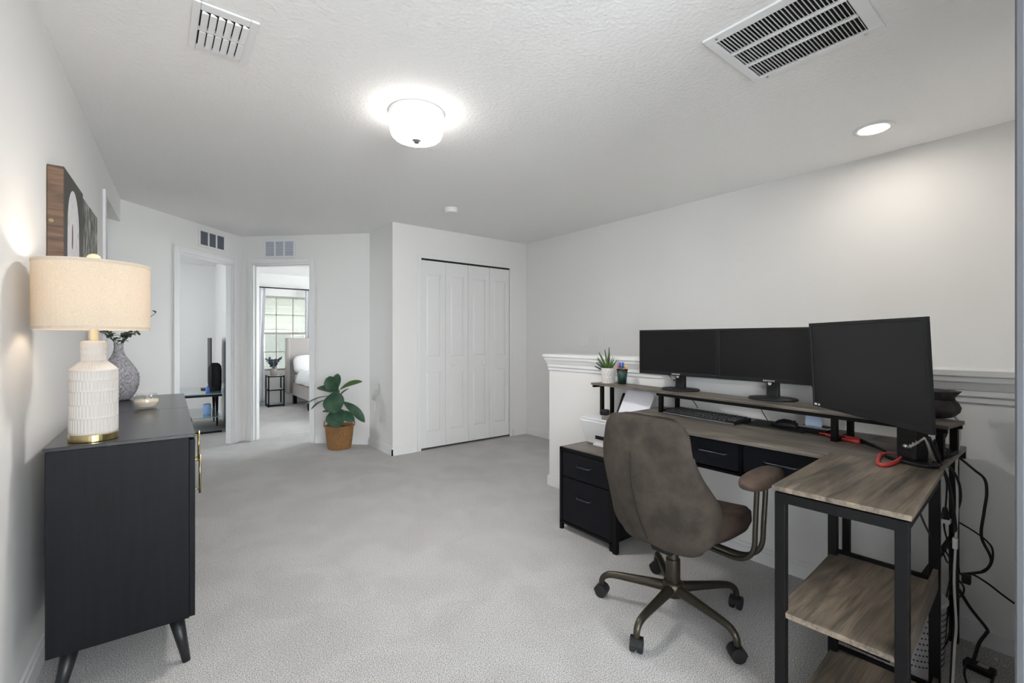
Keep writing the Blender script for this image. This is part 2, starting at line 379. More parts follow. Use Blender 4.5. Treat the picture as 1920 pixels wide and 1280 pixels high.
window(1, frame2((.92, BW), (1, 0)), .62, 1.50, .62, 2.03, 3, 4, gm=M_pane_dim)
window(2, frame2((-2.0, 4.2), (0, 1)), 2.65, 3.55, .8, 2.0, 3, 4)  # unseen window, added and sized to set the study's brightness
Mrear = frame2((.45+.8, -2.6), (-1, 0))
window(3, Mrear, 0, 1.6, .4, 2.3, 3, 4)  # unseen window added behind the camera to give fill light
window(4, ML, -4.06, -2.86, .6, 2.1, 3, 4)
window(5, frame2((5.1, 9.65), (0, -1)), 1.05, 2.95, .6, 2.1, 4, 4)  # unseen side window added to brighten the bedroom
# house across the yard
M_siding = mat('pale_green_siding', (196, 197, 192), .7, rgb2=(176, 179, 170), vscale=.6, stretch=(.3, .3, 14))
hs = thing('neighbour_house', 'pale sided house seen through the bedroom window', 'house', (2.6, 15.0, -2.8))
w = MB().box(-2, 15, -2.8, 8, 19, 2.6)
for k in range(26): w.box(-2, 14.98, -2.7+k*.2, 8, 15, -2.58+k*.2)
obj('wall', w, M_siding, hs)
obj('roof', MB().poly([(-2.6, 14.5, 2.55), (8.6, 14.5, 2.55), (8.6, 17, 4.1), (-2.6, 17, 4.1)], (0, 0, .12)), mat('roof_shingles', (170, 168, 165), .9), hs)
for (x0, z0, ww, hh) in ((2.55, .1, .7, 1.3), (3.7, .4, .5, .9), (1.2, .3, .7, 1.2)):
    fr = obj('window', MB().box(x0-.08, 14.93, z0-.08, x0+ww+.08, 14.985, z0+hh+.08), M_trim, hs)
    obj('pane', MB().box(x0, 14.91, z0, x0+ww, 14.93, z0+hh), mat('far_window_glass', (150, 154, 150), .2), fr)
struct('trim_30', MB().box(-30, 9.8, -3.0, 40, 60, -2.8), mat('lawn', (140, 146, 124), .95, rgb2=(160, 164, 140), vscale=3), 'ground outside the bedroom')

# ================================================================ CEILING THINGS
lx, ly = 1.118, 2.262
t = thing('ceiling_light', 'round frosted glass drum light glowing in the middle of the ceiling', 'ceiling light', (lx, ly, CH))
obj('base_plate', MB().lathe([(.146, -.022), (.150, -.012), (.146, 0)], (lx, ly, CH), 48), M_trim, t, smooth=True, bevel=.002)
M_drum = emis('lit_frosted_glass', (255, 251, 246), 4.5)
obj('glass_shade', MB().lathe([(.120, -.134), (.132, -.124), (.139, -.105), (.139, -.022), (.132, -.020)], (lx, ly, CH), 48, cap=False), M_drum, t, smooth=True)
obj('glass_bottom', MB().lathe([(.02, -.146), (.09, -.143), (.120, -.134)], (lx, ly, CH), 48, cap=True), emis('lit_glass_bottom', (255, 252, 248), 85.0), t, smooth=True)
obj('finial', MB().lathe([(.004, -.166), (.014, -.162), (.016, -.155), (.026, -.151), (.027, -.147)], (lx, ly, CH), 24), mat('brushed_nickel', (120, 118, 115), .35, metal=1), t, smooth=True, label='brushed metal finial')
rx_, ry_ = 3.285, .79
t = thing('recessed_light', 'small recessed downlight glowing over the stairwell', 'ceiling light', (rx_, ry_, CH))
obj('trim_ring', MB().rings([[(rx_+r*math.cos(2*PI*i/40), ry_+r*math.sin(2*PI*i/40), z) for i in range(40)] for r, z in ((.098, CH), (.096, CH-.006), (.074, CH-.008), (.068, CH-.003))], cap=False), M_trim, t, smooth=True)
obj('lens', MB().lathe([(.069, -.0045), (.069, -.001)], (rx_, ry_, CH), 32), emis('lit_lens', (255, 246, 234), 56.0), t)
t = thing('smoke_detector', 'small white smoke detector on the ceiling', 'smoke detector', (2.19, 3.72, CH))
obj('mount', MB().lathe([(.068, -.012), (.070, 0)], (2.19, 3.72, CH), 32), M_trim, t, smooth=True)
obj('cover', MB().lathe([(.03, -.042), (.052, -.040), (.060, -.030), (.062, -.012)], (2.19, 3.72, CH), 32), M_trim, t, smooth=True, bevel=.001)
# supply vent, left
x0, y0, x1, y1 = .110, 1.985, .322, 2.315
t = thing('ceiling_vent', 'small white louvred supply vent at the left of the ceiling', 'vent', ((x0+x1)/2, (y0+y1)/2, CH))
def frame_z(x0, y0, x1, y1, ix0, iy0, ix1, iy1, za, zb):
    mb = MB(); mb.box(x0, y0, za, ix0, y1, zb).box(ix1, y0, za, x1, y1, zb).box(ix0, y0, za, ix1, iy0, zb).box(ix0, iy1, za, ix1, y1, zb); return mb
obj('frame', frame_z(x0, y0, x1, y1, x0+.025, y0+.045, x1-.03, y1-.035, CH-.010, CH-.001), M_trim, t, bevel=.003)
M_duct = mat('dark_duct', (46, 44, 42), .9)
obj('duct', MB().box(x0+.02, y0+.04, CH-.0015, x1-.02, y1-.03, CH-.0005), M_duct, t, label='dark duct opening')
ym = (y0+.045+y1-.035)/2
obj('divider', MB().box(x0+.025, ym-.007, CH-.012, x1-.03, ym+.007, CH-.002), M_trim, t)
for r_ in range(2):
    ya, yb = (y0+.047, ym-.007) if r_ == 0 else (ym+.007, y1-.037)
    for k in range(6):
        x = x0+.033+k*.0262
        obj('louvre', MB().hexa([(x-.004, ya, CH-.019), (x+.017, ya, CH-.017), (x+.017, yb, CH-.017), (x-.004, yb, CH-.019)], [(x-.001, ya, CH-.004), (x+.019, ya, CH-.015), (x+.019, yb, CH-.015), (x-.001, yb, CH-.004)]), M_trim, t)
# return grille, right
x0, y0, x1, y1 = 1.765, .50, 2.245, .990
t = thing('return_air_grille', 'large white return air grille with black slots at the right of the ceiling', 'vent', ((x0+x1)/2, (y0+y1)/2, CH))
obj('frame', frame_z(x0, y0, x1, y1, x0+.045, y0+.045, x1-.04, y1-.035, CH-.012, CH-.001), M_trim, t, bevel=.003)
M_void = mat('black_duct', (8, 8, 8), .9)
obj('duct', MB().box(x0+.04, y0+.04, CH-.002, x1-.035, y1-.03, CH-.0008), M_void, t, label='black duct opening')
ax0, ax1 = x0+.045, x1-.04; rw = (ax1-ax0)/3
for k in (1, 2): obj('rib', MB().box(ax0+rw*k-.006, y0+.045, CH-.013, ax0+rw*k+.006, y1-.035, CH-.002), M_trim, t)
for r_ in range(3):
    for k in range(30):
        y = y0+.050+k*(y1-.035-y0-.052)/29.6
        obj('slat', MB().hexa([(ax0+rw*r_, y-.0008, CH-.011), (ax0+rw*(r_+1), y-.0008, CH-.011), (ax0+rw*(r_+1), y+.0010, CH-.011), (ax0+rw*r_, y+.0010, CH-.011)],
            [(ax0+rw*r_, y+.0002, CH-.004), (ax0+rw*(r_+1), y+.0002, CH-.004), (ax0+rw*(r_+1), y+.0018, CH-.004), (ax0+rw*r_, y+.0018, CH-.004)]), M_trim, t)
for (sx, sy) in ((x1-.02, y0+.06), (x1-.02, y1-.06), (x0+.02, y1-.05)): obj('screw', MB().cyl((sx, sy, CH-.014), (sx, sy, CH-.010), .006, seg=12), M_chrome, t)

# ================================================================ WALL GRILLES OVER THE TWO DOORWAYS
def transom(name, label, M, s0, s1, z0, z1, side, slotmat, slatmat):  # backing and slats each take one even colour
    c = M @ Vector(((s0+s1)/2, 0, z0)); t = thing(name, label, 'vent', tuple(c))
    ya, yb = (.0, .010) if side > 0 else (-.010, 0)
    mb = MB(); e = .025; w = (s1-s0)/3
    mb.box(s0-e, ya, z0-e, s1+e, yb, z0, M).box(s0-e, ya, z1, s1+e, yb, z1+e, M).box(s0-e, ya, z0, s0, yb, z1, M).box(s1, ya, z0, s1+e, yb, z1, M)
    for k in (1, 2): mb.box(s0+w*k-.010, ya, z0, s0+w*k+.010, yb, z1, M)
    obj('frame', mb, M_trim, t, bevel=.002)
    yc = ya+.001 if side > 0 else yb-.002
    obj('backing', MB().box(s0, yc, z0, s1, yc+.0015, z1, M), slotmat, t)
    for k in range(3):
        g = MB(); a = s0+w*k+(.010 if k else 0); b_ = s0+w*(k+1)-(.010 if k < 2 else 0)
        for j in range(9):
            z = z0+.004+j*(z1-z0)/9
            y2, y3 = (.003, .008) if side > 0 else (-.008, -.003)
            g.hexa([(M @ Vector(p)) for p in ((a, y2, z), (b_, y2, z), (b_, y3, z+.006), (a, y3, z+.006))], [(M @ Vector(p)) for p in ((a, y2, z+.002), (b_, y2, z+.002), (b_, y3, z+.008), (a, y3, z+.008))])
        obj('louvre_bank', g, slatmat, t)
transom('wall_vent', 'three-section grey transfer grille above the study doorway', MA, .290, .625, 2.225, 2.37, 1, mat('grille_dark', (88, 91, 100), .8), mat('grille_slat', (112, 116, 126), .6))
transom('wall_vent', 'three-section pale transfer grille above the bedroom doorway', MBm, .315, .665, 2.20, 2.37, -1, mat('grille_pale', (180, 184, 194), .6), mat('grille_slat_pale', (214, 218, 228), .5))

M_wallplate = mat('wall_plate_white', (233, 232, 230), .5)
# wall plates
def plate(label, M, s, z, w, h, side, name='outlet_plate', cat='outlet', kinds=('outlet',)):
    c = M @ Vector((s, 0, z)); t = thing(name, label, cat, tuple(c)); a, b_ = (0, .006) if side > 0 else (-.006, 0)
    obj('plate', MB().box(s-w/2, a, z-h/2, s+w/2, b_, z+h/2, M), M_wallplate, t, bevel=.002)
    a2, b2 = (.006, .009) if side > 0 else (-.009, -.006)
    n = max(1, round(w/.05)) if w > .08 else 1
    for k in range(n):
        x = s+(k-(n-1)/2)*.046
        obj('rocker' if 'switch' in name else 'socket', MB().box(x-.016, a2, z-.032, x+.016, b2, z+.032, M), M_wallplate, t, bevel=.0015)
    return t
plate('white wall outlet at the side of the closet box beside the potted plant', frame2((1.96, 4.52), (0, 1)), .515, .46, .072, .115, 1)
plate('white double switch plate above the low wall, nearer the closet', frame2((3.78, 0), (0, 1)), 3.50, 1.20, .118, .118, 1, 'switch_plate', 'light switch')
plate('white switch plate above the low wall, nearer the monitors', frame2((3.78, 0), (0, 1)), 3.27, 1.20, .072, .118, 1, 'switch_plate', 'light switch')

# ================================================================ DRESSER (authored in its own frame)
D = thing('dresser', 'dark charcoal sideboard with tapered legs against the left wall', 'dresser', (-.283, 2.095, 0), -rad(1.15))
DW, DL, DT, DB = .405, 1.59, .864, .175
obj('body', MB().box(.004, .004, DB, DW-.018, DL-.004, DT-.013), M_dresser, D, local=True, bevel=.002)
seam = .822
for k, (a, b_) in enumerate(((0, seam-.0015), (seam+.0015, DL))):
    obj('top_panel', MB().box(0, a, DT-.013, DW, b_, DT), M_dtop, D, local=True, bevel=.0015)
def dfront(y0, y1, z0, z1): return MB().box(DW-.018, y0, z0, DW, y1, z1)
def bar_handle(par, x, y, z0, z1):
    mb = MB().tube([(x+.032, y, z0), (x+.032, y, z1)], .0052, 12)
    for z in (z0+.02, z1-.02): mb.tube([(x-.001, y, z), (x+.032, y, z)], .004, 10)
    obj('handle', mb, M_brass, par, local=True, smooth=True, label='brass bar handle')
for k, (a, b_, hy, hz) in enumerate(((.004, .405, .372, (.535, .705)), (.409, .818, .478, (.655, .795)))):
    d = obj('door', dfront(a, b_, DB+.004, DT-.022), M_dresser, D, local=True, bevel=.002); bar_handle(d, DW, hy, *hz)
for k in range(3):
    z0 = DB+.004+k*.2225
    d = obj('drawer', dfront(.826, DL-.004, z0, z0+.2185), M_dresser, D, local=True, bevel=.002)
    mb = MB().tube([(DW+.03, 1.13, z0+.12), (DW+.03, 1.29, z0+.12)], .0052, 12)
    for y in (1.15, 1.27): mb.tube([(DW-.001, y, z0+.12), (DW+.03, y, z0+.12)], .004, 10)
    obj('handle', mb, M_brass, d, local=True, smooth=True, label='brass bar handle')
M_leg = mat('dark_stained_leg', (26, 27, 30), .4)
for (x, y, dx, dy) in ((.345, .075, .035, -.04), (.06, .075, -.035, -.04), (.345, DL-.075, .035, .04), (.06, DL-.075, -.035, .04)):
    obj('leg', MB().tube([(x, y, DB), (x+dx, y+dy, 0.0)], .02, 20, rs=[.026, .013]), M_leg, D, local=True, smooth=True)

# ---- table lamp
LX, LY, LZ = -.168, 2.192, DT
t = thing('table_lamp', 'white carved ceramic table lamp with linen drum shade on the near end of the dresser', 'lamp', (LX, LY, LZ))
obj('base_ring', MB().lathe([(.064, 0), (.068, .001), (.068, .024), (.066, .025)], (LX, LY, LZ), 48), M_brass, t, smooth=False, bevel=.001, label='brushed brass base ring')
def relief(a, z):
    rows = [(.030, .082), (.082, .128), (.128, .174), (.174, .214), (.214, .246)]
    if .248 < z < .278: return .0010*math.cos(44*a)
    if z >= .278: rows = [(.278, .300), (.300, .322), (.322, .344)]
    for k, (lo, hi) in enumerate(rows):
        if lo <= z <= hi:
            ph = (a*44/(2*PI)+.5*(k % 2)) % 1.0; v = (z-lo)/(hi-lo)
            dx = abs(ph-.5)*2; dz = abs(v-.5)*2
            e = max(dx, dz**3)
            return .0011 if e > .66 else -.0007
    return 0
prof = [(.063, .024)]+[(.0655, .026+i*(.222/74)) for i in range(75)]+[(.0655-(.0300)*i/10, .248+.030*i/10) for i in range(1, 11)]+[(.0355, .278+i*(.066/26)) for i in range(27)]+[(.030, .348), (.012, .350)]
M_cer = mat('white_ceramic', (192, 187, 181), .55, bump=.1, bscale=120)
obj('body', MB().lathe(prof, (LX, LY, LZ), 308, fn=relief), M_cer, t, smooth=True)
M_cream = mat('cream_metal', (232, 218, 182), .4)
obj('neck', MB().lathe([(.0125, .348), (.0125, .45), (.008, .452), (.004, .62)], (LX, LY, LZ), 24), M_cream, t, smooth=True)
# linen shade: light passes through the cloth
M_shade = bpy.data.materials.new('linen_shade'); M_shade.use_nodes = True
n = M_shade.node_tree.nodes; l = M_shade.node_tree.links; n.remove(n['Principled BSDF'])
d1 = n.new('ShaderNodeBsdfDiffuse'); d2 = n.new('ShaderNodeBsdfTranslucent'); mx = n.new('ShaderNodeMixShader'); mx.inputs[0].default_value = .26
tc = n.new('ShaderNodeTexCoord'); mp = n.new('ShaderNodeMapping'); mp.inputs['Scale'].default_value = (60, 60, 320)
nt = n.new('ShaderNodeTexNoise'); nt.inputs['Scale'].default_value = 3; nt.inputs['Detail'].default_value = 4
rp = n.new('ShaderNodeValToRGB'); rp.color_ramp.elements[0].color = lin((212, 198, 177))+(1,); rp.color_ramp.elements[0].position = .3; rp.color_ramp.elements[1].color = lin((232, 219, 200))+(1,); rp.color_ramp.elements[1].position = .7
l.new(tc.outputs['Object'], mp.inputs[0]); l.new(mp.outputs[0], nt.inputs['Vector']); l.new(nt.outputs['Fac'], rp.inputs[0])
l.new(rp.outputs[0], d1.inputs[0]); l.new(rp.outputs[0], d2.inputs[0]); l.new(d1.outputs[0], mx.inputs[1]); l.new(d2.outputs[0], mx.inputs[2]); l.new(mx.outputs[0], n['Material Output'].inputs[0])
SZ0, SZ1, SR = 1.252, 1.486, .157
sx, sy = LX, LY
def hoop(r0, r1, z0, z1): return MB().rings([[(sx+r*math.cos(2*PI*i/72), sy+r*math.sin(2*PI*i/72), z) for i in range(72)] for r, z in ((r1, z0), (r1, z1), (r0, z1), (r0, z0), (r1, z0))], cap=False)
obj('lamp_shade', hoop(SR-.0015, SR, SZ0, SZ1), M_shade, t, smooth=False, label='oatmeal linen drum shade')
M_tape = mat('shade_trim', (196, 182, 166), .9)
for z in (SZ0, SZ1-.010): obj('shade_trim', hoop(SR-.0025, SR+.001, z, z+.010), M_tape, t)
sp = MB()
for k in range(3): a = 2*PI*k/3+.4; sp.tube([(sx, sy, SZ1-.012), (sx+(SR-.002)*math.cos(a), sy+(SR-.002)*math.sin(a), SZ1-.008)], .0015, 6)
obj('shade_spider', sp, M_brass, t)
obj('finial', MB().cyl((sx, sy, SZ1-.014), (sx, sy, SZ1+.006), .004).ball((sx, sy, SZ1+.020), .020, .020, .016, seg=12), M_cream, t, smooth=True, label='cream knob finial')
obj('bulb', MB().ball((sx, sy, 1.365), .028, .028, .034, seg=12), emis('lit_bulb', (255, 226, 190), 12), t, smooth=True, label='glowing bulb')
pl = bpy.data.lights.new('lamp_glow', 'POINT'); pl.energy = 1.2; pl.color = (1, .93, .85); pl.shadow_soft_size = .03
po = bpy.data.objects.new('lamp_glow', pl); COL.objects.link(po); po.location = (0, 0, 1.372-LZ+.03); po.parent = t

# ---- vase with greenery
VX, VY = -.162, 3.49
t = thing('vase', 'grey bottle vase with etched star lines at the far end of the dresser', 'vase', (VX, VY, DT))
M_vase = mat('etched_grey_ceramic', (124, 122, 127), .65, rgb2=(172, 170, 175), vscale=130, stretch=(1, 1, .5), bump=.6, bscale=90, thr=(.40, .60))
def etch(a, z):
    r = 0
    for (a0, z0) in ((-1.9, .13), (-.6, .10), (.8, .13), (2.3, .12)):
        da = ((a-a0+PI) % (2*PI)-PI)*.09; dz = z-z0; rr = math.hypot(da, dz)
        if rr < .085: r += .0022*math.cos(22*math.atan2(dz, da))*min(1, rr/.02)
    return r
prof = [(.045, 0), (.055, .004)]+[(.095*math.sin(math.pi*(.20+.62*i/30))**.9, .004+.232*i/30) for i in range(31)]
prof = [(.045, 0), (.058, .006), (.072, .03), (.085, .06), (.093, .09), (.095, .12), (.091, .15), (.080, .18), (.064, .21), (.047, .235), (.034, .255), (.026, .275), (.022, .295), (.021, .32), (.024, .33)]
P2 = []
for (a, b_) in zip(prof, prof[1:]):
    for k in range(5): P2.append((a[0]+(b_[0]-a[0])*k/5, a[1]+(b_[1]-a[1])*k/5))
P2.append(prof[-1])
obj('body', MB().lathe(P2, (VX, VY, DT), 140, fn=etch), M_vase, t, smooth=True)
M_euc = mat('eucalyptus', (70, 88, 74), .6)
t2 = thing('greenery_stems', 'small leafy eucalyptus stems standing in the grey vase', 'stems', (VX, VY, DT+.31))
def leafm(base, tip, width, nrm, curl=.15, nseg=8, fold=.12, obov=0):
    base = Vector(base); tip = Vector(tip); d = tip-base; L = d.length; d.normalize(); nrm = Vector(nrm).normalized()
    sd = d.cross(nrm).normalized(); nrm = sd.cross(d).normalized(); mb = MB(); rows = []
    for i in range(nseg+1):
        u = i/nseg; w = width*math.sin(PI*min(1, max(0, u**(1+obov))))**.62*.5 if 0 < i < nseg else .0008
        c = base+d*(L*u)+nrm*(curl*L*math.sin(PI*u))
        rows.append([c-sd*w+nrm*(w*fold*2), c-sd*w*.5+nrm*(w*fold*.7), c, c+sd*w*.5+nrm*(w*fold*.7), c+sd*w+nrm*(w*fold*2)])
    mb.rings(rows, cap=False, closed=False); return mb
stm = []
for k in range(13):
    a = rnd.uniform(0, 2*PI); ln = rnd.uniform(.08, .15); top = Vector((VX+math.cos(a)*ln*.75, VY+math.sin(a)*ln*.6, DT+.33+ln*.6)); stm.append(top)
stm[0] = Vector((VX, VY, DT+.31)) + Vector((.17, -.03, .20))
for k, top in enumerate(stm):
    b0 = Vector((VX, VY, DT+.30)); st = obj('stem', MB().tube([b0, b0.lerp(top, .5)+Vector((0, 0, .02)), top], .0015, 6, smooth=4), M_euc, t2)
    for j in range(6):
        u = .25+.75*j/5; p = b0.lerp(top, u)+Vector((0, 0, .03*math.sin(PI*u)))
        q = p+Vector((rnd.uniform(-1, 1), rnd.uniform(-1, 1), rnd.uniform(-.4, .8))).normalized()*.032
        obj('leaf', leafm(p, q, .020, (0, 0, 1), .05, 5), M_euc, st, smooth=True)

M_jar = M_pane.copy(); M_jar.name = 'thin_jar_glass'
for _q in M_jar.node_tree.nodes:
    if _q.type == 'MIX_SHADER': _q.inputs[0].default_value = .10
# ---- candle jar
KX, KY = -.030, 2.995
t = thing('candle_jar', 'low glass jar candle with cream wax on the dresser top', 'candle', (KX, KY, DT))
obj('jar', MB().rings([[(KX+r*math.cos(2*PI*i/48), KY+r*math.sin(2*PI*i/48), DT+z) for i in range(48)] for r, z in ((.038, .001), (.042, .004), (.044, .014), (.051, .022), (.053, .038), (.051, .055), (.045, .062), (.045, .076), (.0425, .076), (.0425, .061), (.048, .053), (.0505, .038), (.048, .024), (.04, .016), (.036, .008))]), M_jar, t, smooth=True)
M_wax = mat('cream_wax', (242, 226, 204), .45)
obj('wax', MB().lathe([(.039, .010), (.0405, .016), (.0475, .025), (.0495, .038), (.0478, .048)], (KX, KY, DT), 40), M_wax, t, smooth=True)
for k in range(3): a = 2*PI*k/3; p = (KX+.018*math.cos(a), KY+.018*math.sin(a)); obj('wick', MB().cyl((p[0], p[1], DT+.047), (p[0], p[1], DT+.056), .0012, seg=6), M_softblack, t)

# ---- two canvas pictures on the left wall (frame ML: s along the wall, room side t<0)
M_cside = wood('canvas_brown_side', (66, 52, 42), (104, 80, 62), (128, 100, 78), 0, .6)
M_print1 = mat('print_dark_arch', (46, 42, 38), .5, rgb2=(66, 60, 52), vscale=6)
M_dress = mat('print_white_figure', (214, 213, 214), .5, rgb2=(150, 146, 144), vscale=20, thr=(.55, .75), stretch=(1, 1, .5))
M_trees = mat('print_trees', (42, 43, 34), .5, rgb2=(186, 188, 176), vscale=10, stretch=(4, 4, 1.1), thr=(.46, .66))
def canvas(s0, s1, z0, z1, label, name='canvas_picture'):
    c = ML @ Vector(((s0+s1)/2, -.025, z0)); t = thing(name, label, 'picture', tuple(c))
    return t
S0, S1, S2 = .195, .628, 1.112
t = canvas(S0, S1, 1.30, 1.912, 'brown wrapped canvas picture with a pale arch shape, nearest the camera on the left wall')
obj('stretched_canvas', MB().box(S0, -.050, 1.30, S1, -.002, 1.912, ML), M_cside, t, bevel=.002)
obj('print', MB().box(S0+.003, -.0512, 1.303, S1-.001, -.0500, 1.911, ML), M_print1, t, label='dark brown print')
ar = []; cs, w_, zt = .395, .125, 1.862
for i in range(17): a = PI*i/16; ar.append((cs+w_*math.cos(a), zt-.16+.16*math.sin(a)))
ar = [(cs+w_*1.18, 1.31)]+ar+[(cs-w_*1.18, 1.31)]
obj('print_arch', MB().poly([ML @ Vector((x, -.0520, z)) for x, z in ar], ML.to_3x3() @ Vector((0, .0008, 0))), M_dress, t, label='pale arch in the print')
obj('print_mark', MB().poly([ML @ Vector((cs-.03+.012*math.cos(a_), -.0526, 1.66+.055*math.sin(a_))) for a_ in [2*PI*i/12 for i in range(12)]], ML.to_3x3() @ Vector((0, .0005, 0))), mat('print_auburn', (120, 84, 66), .6), t)
obj('side_rosette', MB().lathe([(.008, 0), (.008, .002), (.005, .003), (.005, .004), (.002, .004)], (0, 0, 0), 20), mat('rosette_pale', (136, 116, 84), .5), t, local=True)
q = [o for o in t.children if o.name.startswith('side_rosette')][0]; q.rotation_euler = (PI/2, 0, 0)
q.location = (root_inv(t) @ (ML @ Vector((S0+.001, -.014, 1.69))))
t = canvas(S1, S2, 1.30, 1.902, 'canvas picture of grey tree trunks, farther one on the left wall')
obj('stretched_canvas', MB().box(S1+.004, -.047, 1.30, S2, -.002, 1.902, ML), mat('canvas_dark_side', (58, 54, 50), .7), t, bevel=.002)
obj('print', MB().box(S1+.006, -.0482, 1.302, S2-.002, -.0470, 1.900, ML), M_trees, t, label='print of tree trunks')

# ================================================================ FICUS IN BASKET
pc = at(636.5, 842, 5.10); FX, FY = pc.x, pc.y
t = thing('woven_basket', 'round brown woven basket planter on the carpet beside the bedroom doorway', 'basket', (FX, FY, 0))
M_bask = mat('woven_seagrass', (124, 88, 52), .8, rgb2=(162, 120, 74), vscale=130, thr=(.4, .6))
def weave(a, z):
    return .0035*math.sin(a*34+PI*(int(z/.012) % 2))*abs(math.sin(PI*z/.012))
pr = [(.118+.032*min(1, z/.26)**.7, z) for z in [i*.004 for i in range(0, 66)]]
obj('body', MB().rings([[(FX+(r+weave(a, z))*math.cos(a), FY+(r+weave(a, z))*math.sin(a), z) for a in [2*PI*i/136 for i in range(136)]] for r, z in pr]+[[(FX+.135*math.cos(a), FY+.135*math.sin(a), z) for a in [2*PI*i/136 for i in range(136)]] for z in (.262, .20)]), M_bask, t, smooth=True)
obj('soil', MB().lathe([(.134, .21), (.134, .222)], (FX, FY, 0), 32), mat('soil', (44, 34, 26), .95), t)
for sgn in (-1, 1):
    c = Vector((FX, FY, 0)); rv = Vector((R[0], R[1], 0)); fv = Vector((F[0], F[1], 0)); pts = []
    for i in range(9): a = PI*i/8; pts.append(c+rv*sgn*(.145+.012*math.sin(a))+fv*(.06*math.cos(a))+Vector((0, 0, .245+.062*math.sin(a))))
    obj('handle', MB().tube(pts, .006, 8), M_bask, t, smooth=True)
t = thing('fiddle_leaf_plant', 'leafy fiddle leaf fig growing in the brown woven basket', 'plant', (FX, FY, .22))
M_trunk = mat('fig_trunk', (96, 80, 58), .8)
obj('trunk', MB().tube([(FX, FY, .21), (FX+.01, FY-.01, .42), (FX-.02, FY-.02, .62), (FX-.01, FY-.01, .78)], .009, 10, smooth=4, rs=[.011, .009, .007, .005]), M_trunk, t, smooth=True)
# leaf = (base px, base py, d), (tip px, tip py, d), width, light?, normal hint
cam_n = Vector((-F[0], -F[1], .25))
LV = [((628, 728, 5.02), (617, 705, 4.98), .150, 0, cam_n), ((632, 735, 5.05), (612, 708, 4.95), .155, 0, cam_n), ((633, 728, 5.08), (633, 700, 5.10), .105, 0, cam_n),
      ((636, 731, 5.04), (680, 715, 5.02), .085, 1, Vector((0, 0, .7))+.8*cam_n), ((621, 736, 5.06), (594, 727, 5.05), .125, 0, Vector((.2, 0, .8))+.5*cam_n),
      ((628, 733, 4.98), (629, 775, 4.86), .255, 0, cam_n), ((632, 765, 4.98), (633, 802, 4.82), .240, 0, cam_n+Vector((0, 0, .5))),
      ((622, 742, 5.0), (568, 763, 4.84), .085, 0, Vector((0, 0, 1))), ((617, 748, 4.98), (583, 768, 4.82), .060, 0, Vector((0, 0, 1))),
      ((642, 752, 5.04), (684, 792, 5.00), .120, 0, Vector((0, 0, .8))+.6*cam_n), ((640, 770, 5.00), (665, 790, 4.95), .115, 0, cam_n),
      ((625, 775, 4.95), (604, 772, 4.88), .075, 0, Vector((0, 0, 1))+.4*cam_n), ((634, 750, 5.10), (655, 728, 5.16), .10, 0, Vector((0, 0, 1)))]
for (b0, b1, w_, lt, nn) in LV:
    p, q = at(*b0), at(*b1); nn = Vector(nn); trunkp = Vector((FX, FY, min(.76, max(.40, p.z-.04))))
    lf = leafm(p, q, w_*.93, nn, .10, 12, .10, obov=.25)
    o = obj('leaf', lf, M_leaf2 if lt else M_leaf, t, smooth=True, solid=.0012, sub=1)
    obj('leaf_stalk', MB().tube([trunkp, p], .0032, 6), M_stem, o)

# ================================================================ BEDROOM
M_head = mat('grey_upholstery', (176, 170, 166), .9, bump=.2, bscale=300)
M_bedding = mat('white_bedding', (232, 231, 232), .9, bump=.25, bscale=9, dist=.03)
BX0, BX1, BY0, BY1 = 2.04, 3.64, 7.35, 9.42
t = thing('bed', 'upholstered grey bed with tall headboard under the bedroom window', 'bed', (BX0, BY1, 0))
obj('headboard', MB().box(BX0-.10, BY1-.09, .20, BX1+.1, BY1, 1.24), M_head, t, bevel=.02)
obj('headboard_wing', MB().box(BX0-.10, BY1-.17, .20, BX0-.04, BY1-.08, 1.24), M_head, t, bevel=.015)
obj('side_rail', MB().box(BX0, BY0, .17, BX0+.06, BY1-.09, .40), M_head, t, bevel=.01)
obj('foot_rail', MB().box(BX0, BY0-.06, .17, BX1, BY0, .40), M_head, t, bevel=.01)
obj('mattress', MB().box(BX0+.04, BY0, .26, BX1-.03, BY1-.10, .56), M_bedding, t, bevel=.05, bseg=4)
for (x, y) in ((BX0+.05, BY0), (BX0+.05, 8.25), (BX0+.05, BY1-.12), (BX1-.1, BY0)): obj('leg', MB().box(x-.03, y-.03, 0, x+.03, y+.03, .19), M_black, t)
dv = MB(); rows = []
for i in range(41):
    y = BY0-.01+i*(8.95-BY0)/40; row = []
    for j in range(31):
        u = j/30; x = BX0-.03+u*(BX1-BX0)
        z = .62+.018*math.sin(x*13+y*7)+.014*math.sin(y*17-x*9)+.01*math.sin(31*x+11*y)
        if u < .07: z = .43+(z-.43)*(u/.07)**.5
        row.append((x-.03*(1-min(1, u/.07))*math.sin(y*11)*.6, y, z))
    rows.append(row)
dv.rings(rows, cap=False, closed=False)
tag(obj('duvet', dv, M_bedding, smooth=True, solid=.03), 'rumpled white duvet spread over the grey bed', 'duvet')
def pillow(loc, rot, sz, label):
    M = Euler(rot).to_matrix(); mb = MB().ball(loc, sz[0], sz[1], sz[2], seg=16, n=4.2, M=M)
    return tag(obj('pillow', mb, M_bedding, smooth=True), label, 'pillow')
pillow((2.40, 9.17, .735), (rad(60), 0, 0), (.36, .19, .075), 'plump white pillow leaning on the grey headboard')
tag(obj('storage_box', MB().box(2.35, 8.35, 0, 2.85, 8.9, .13), M_softblack, bevel=.02), 'low dark storage box under the grey bed', 'box')
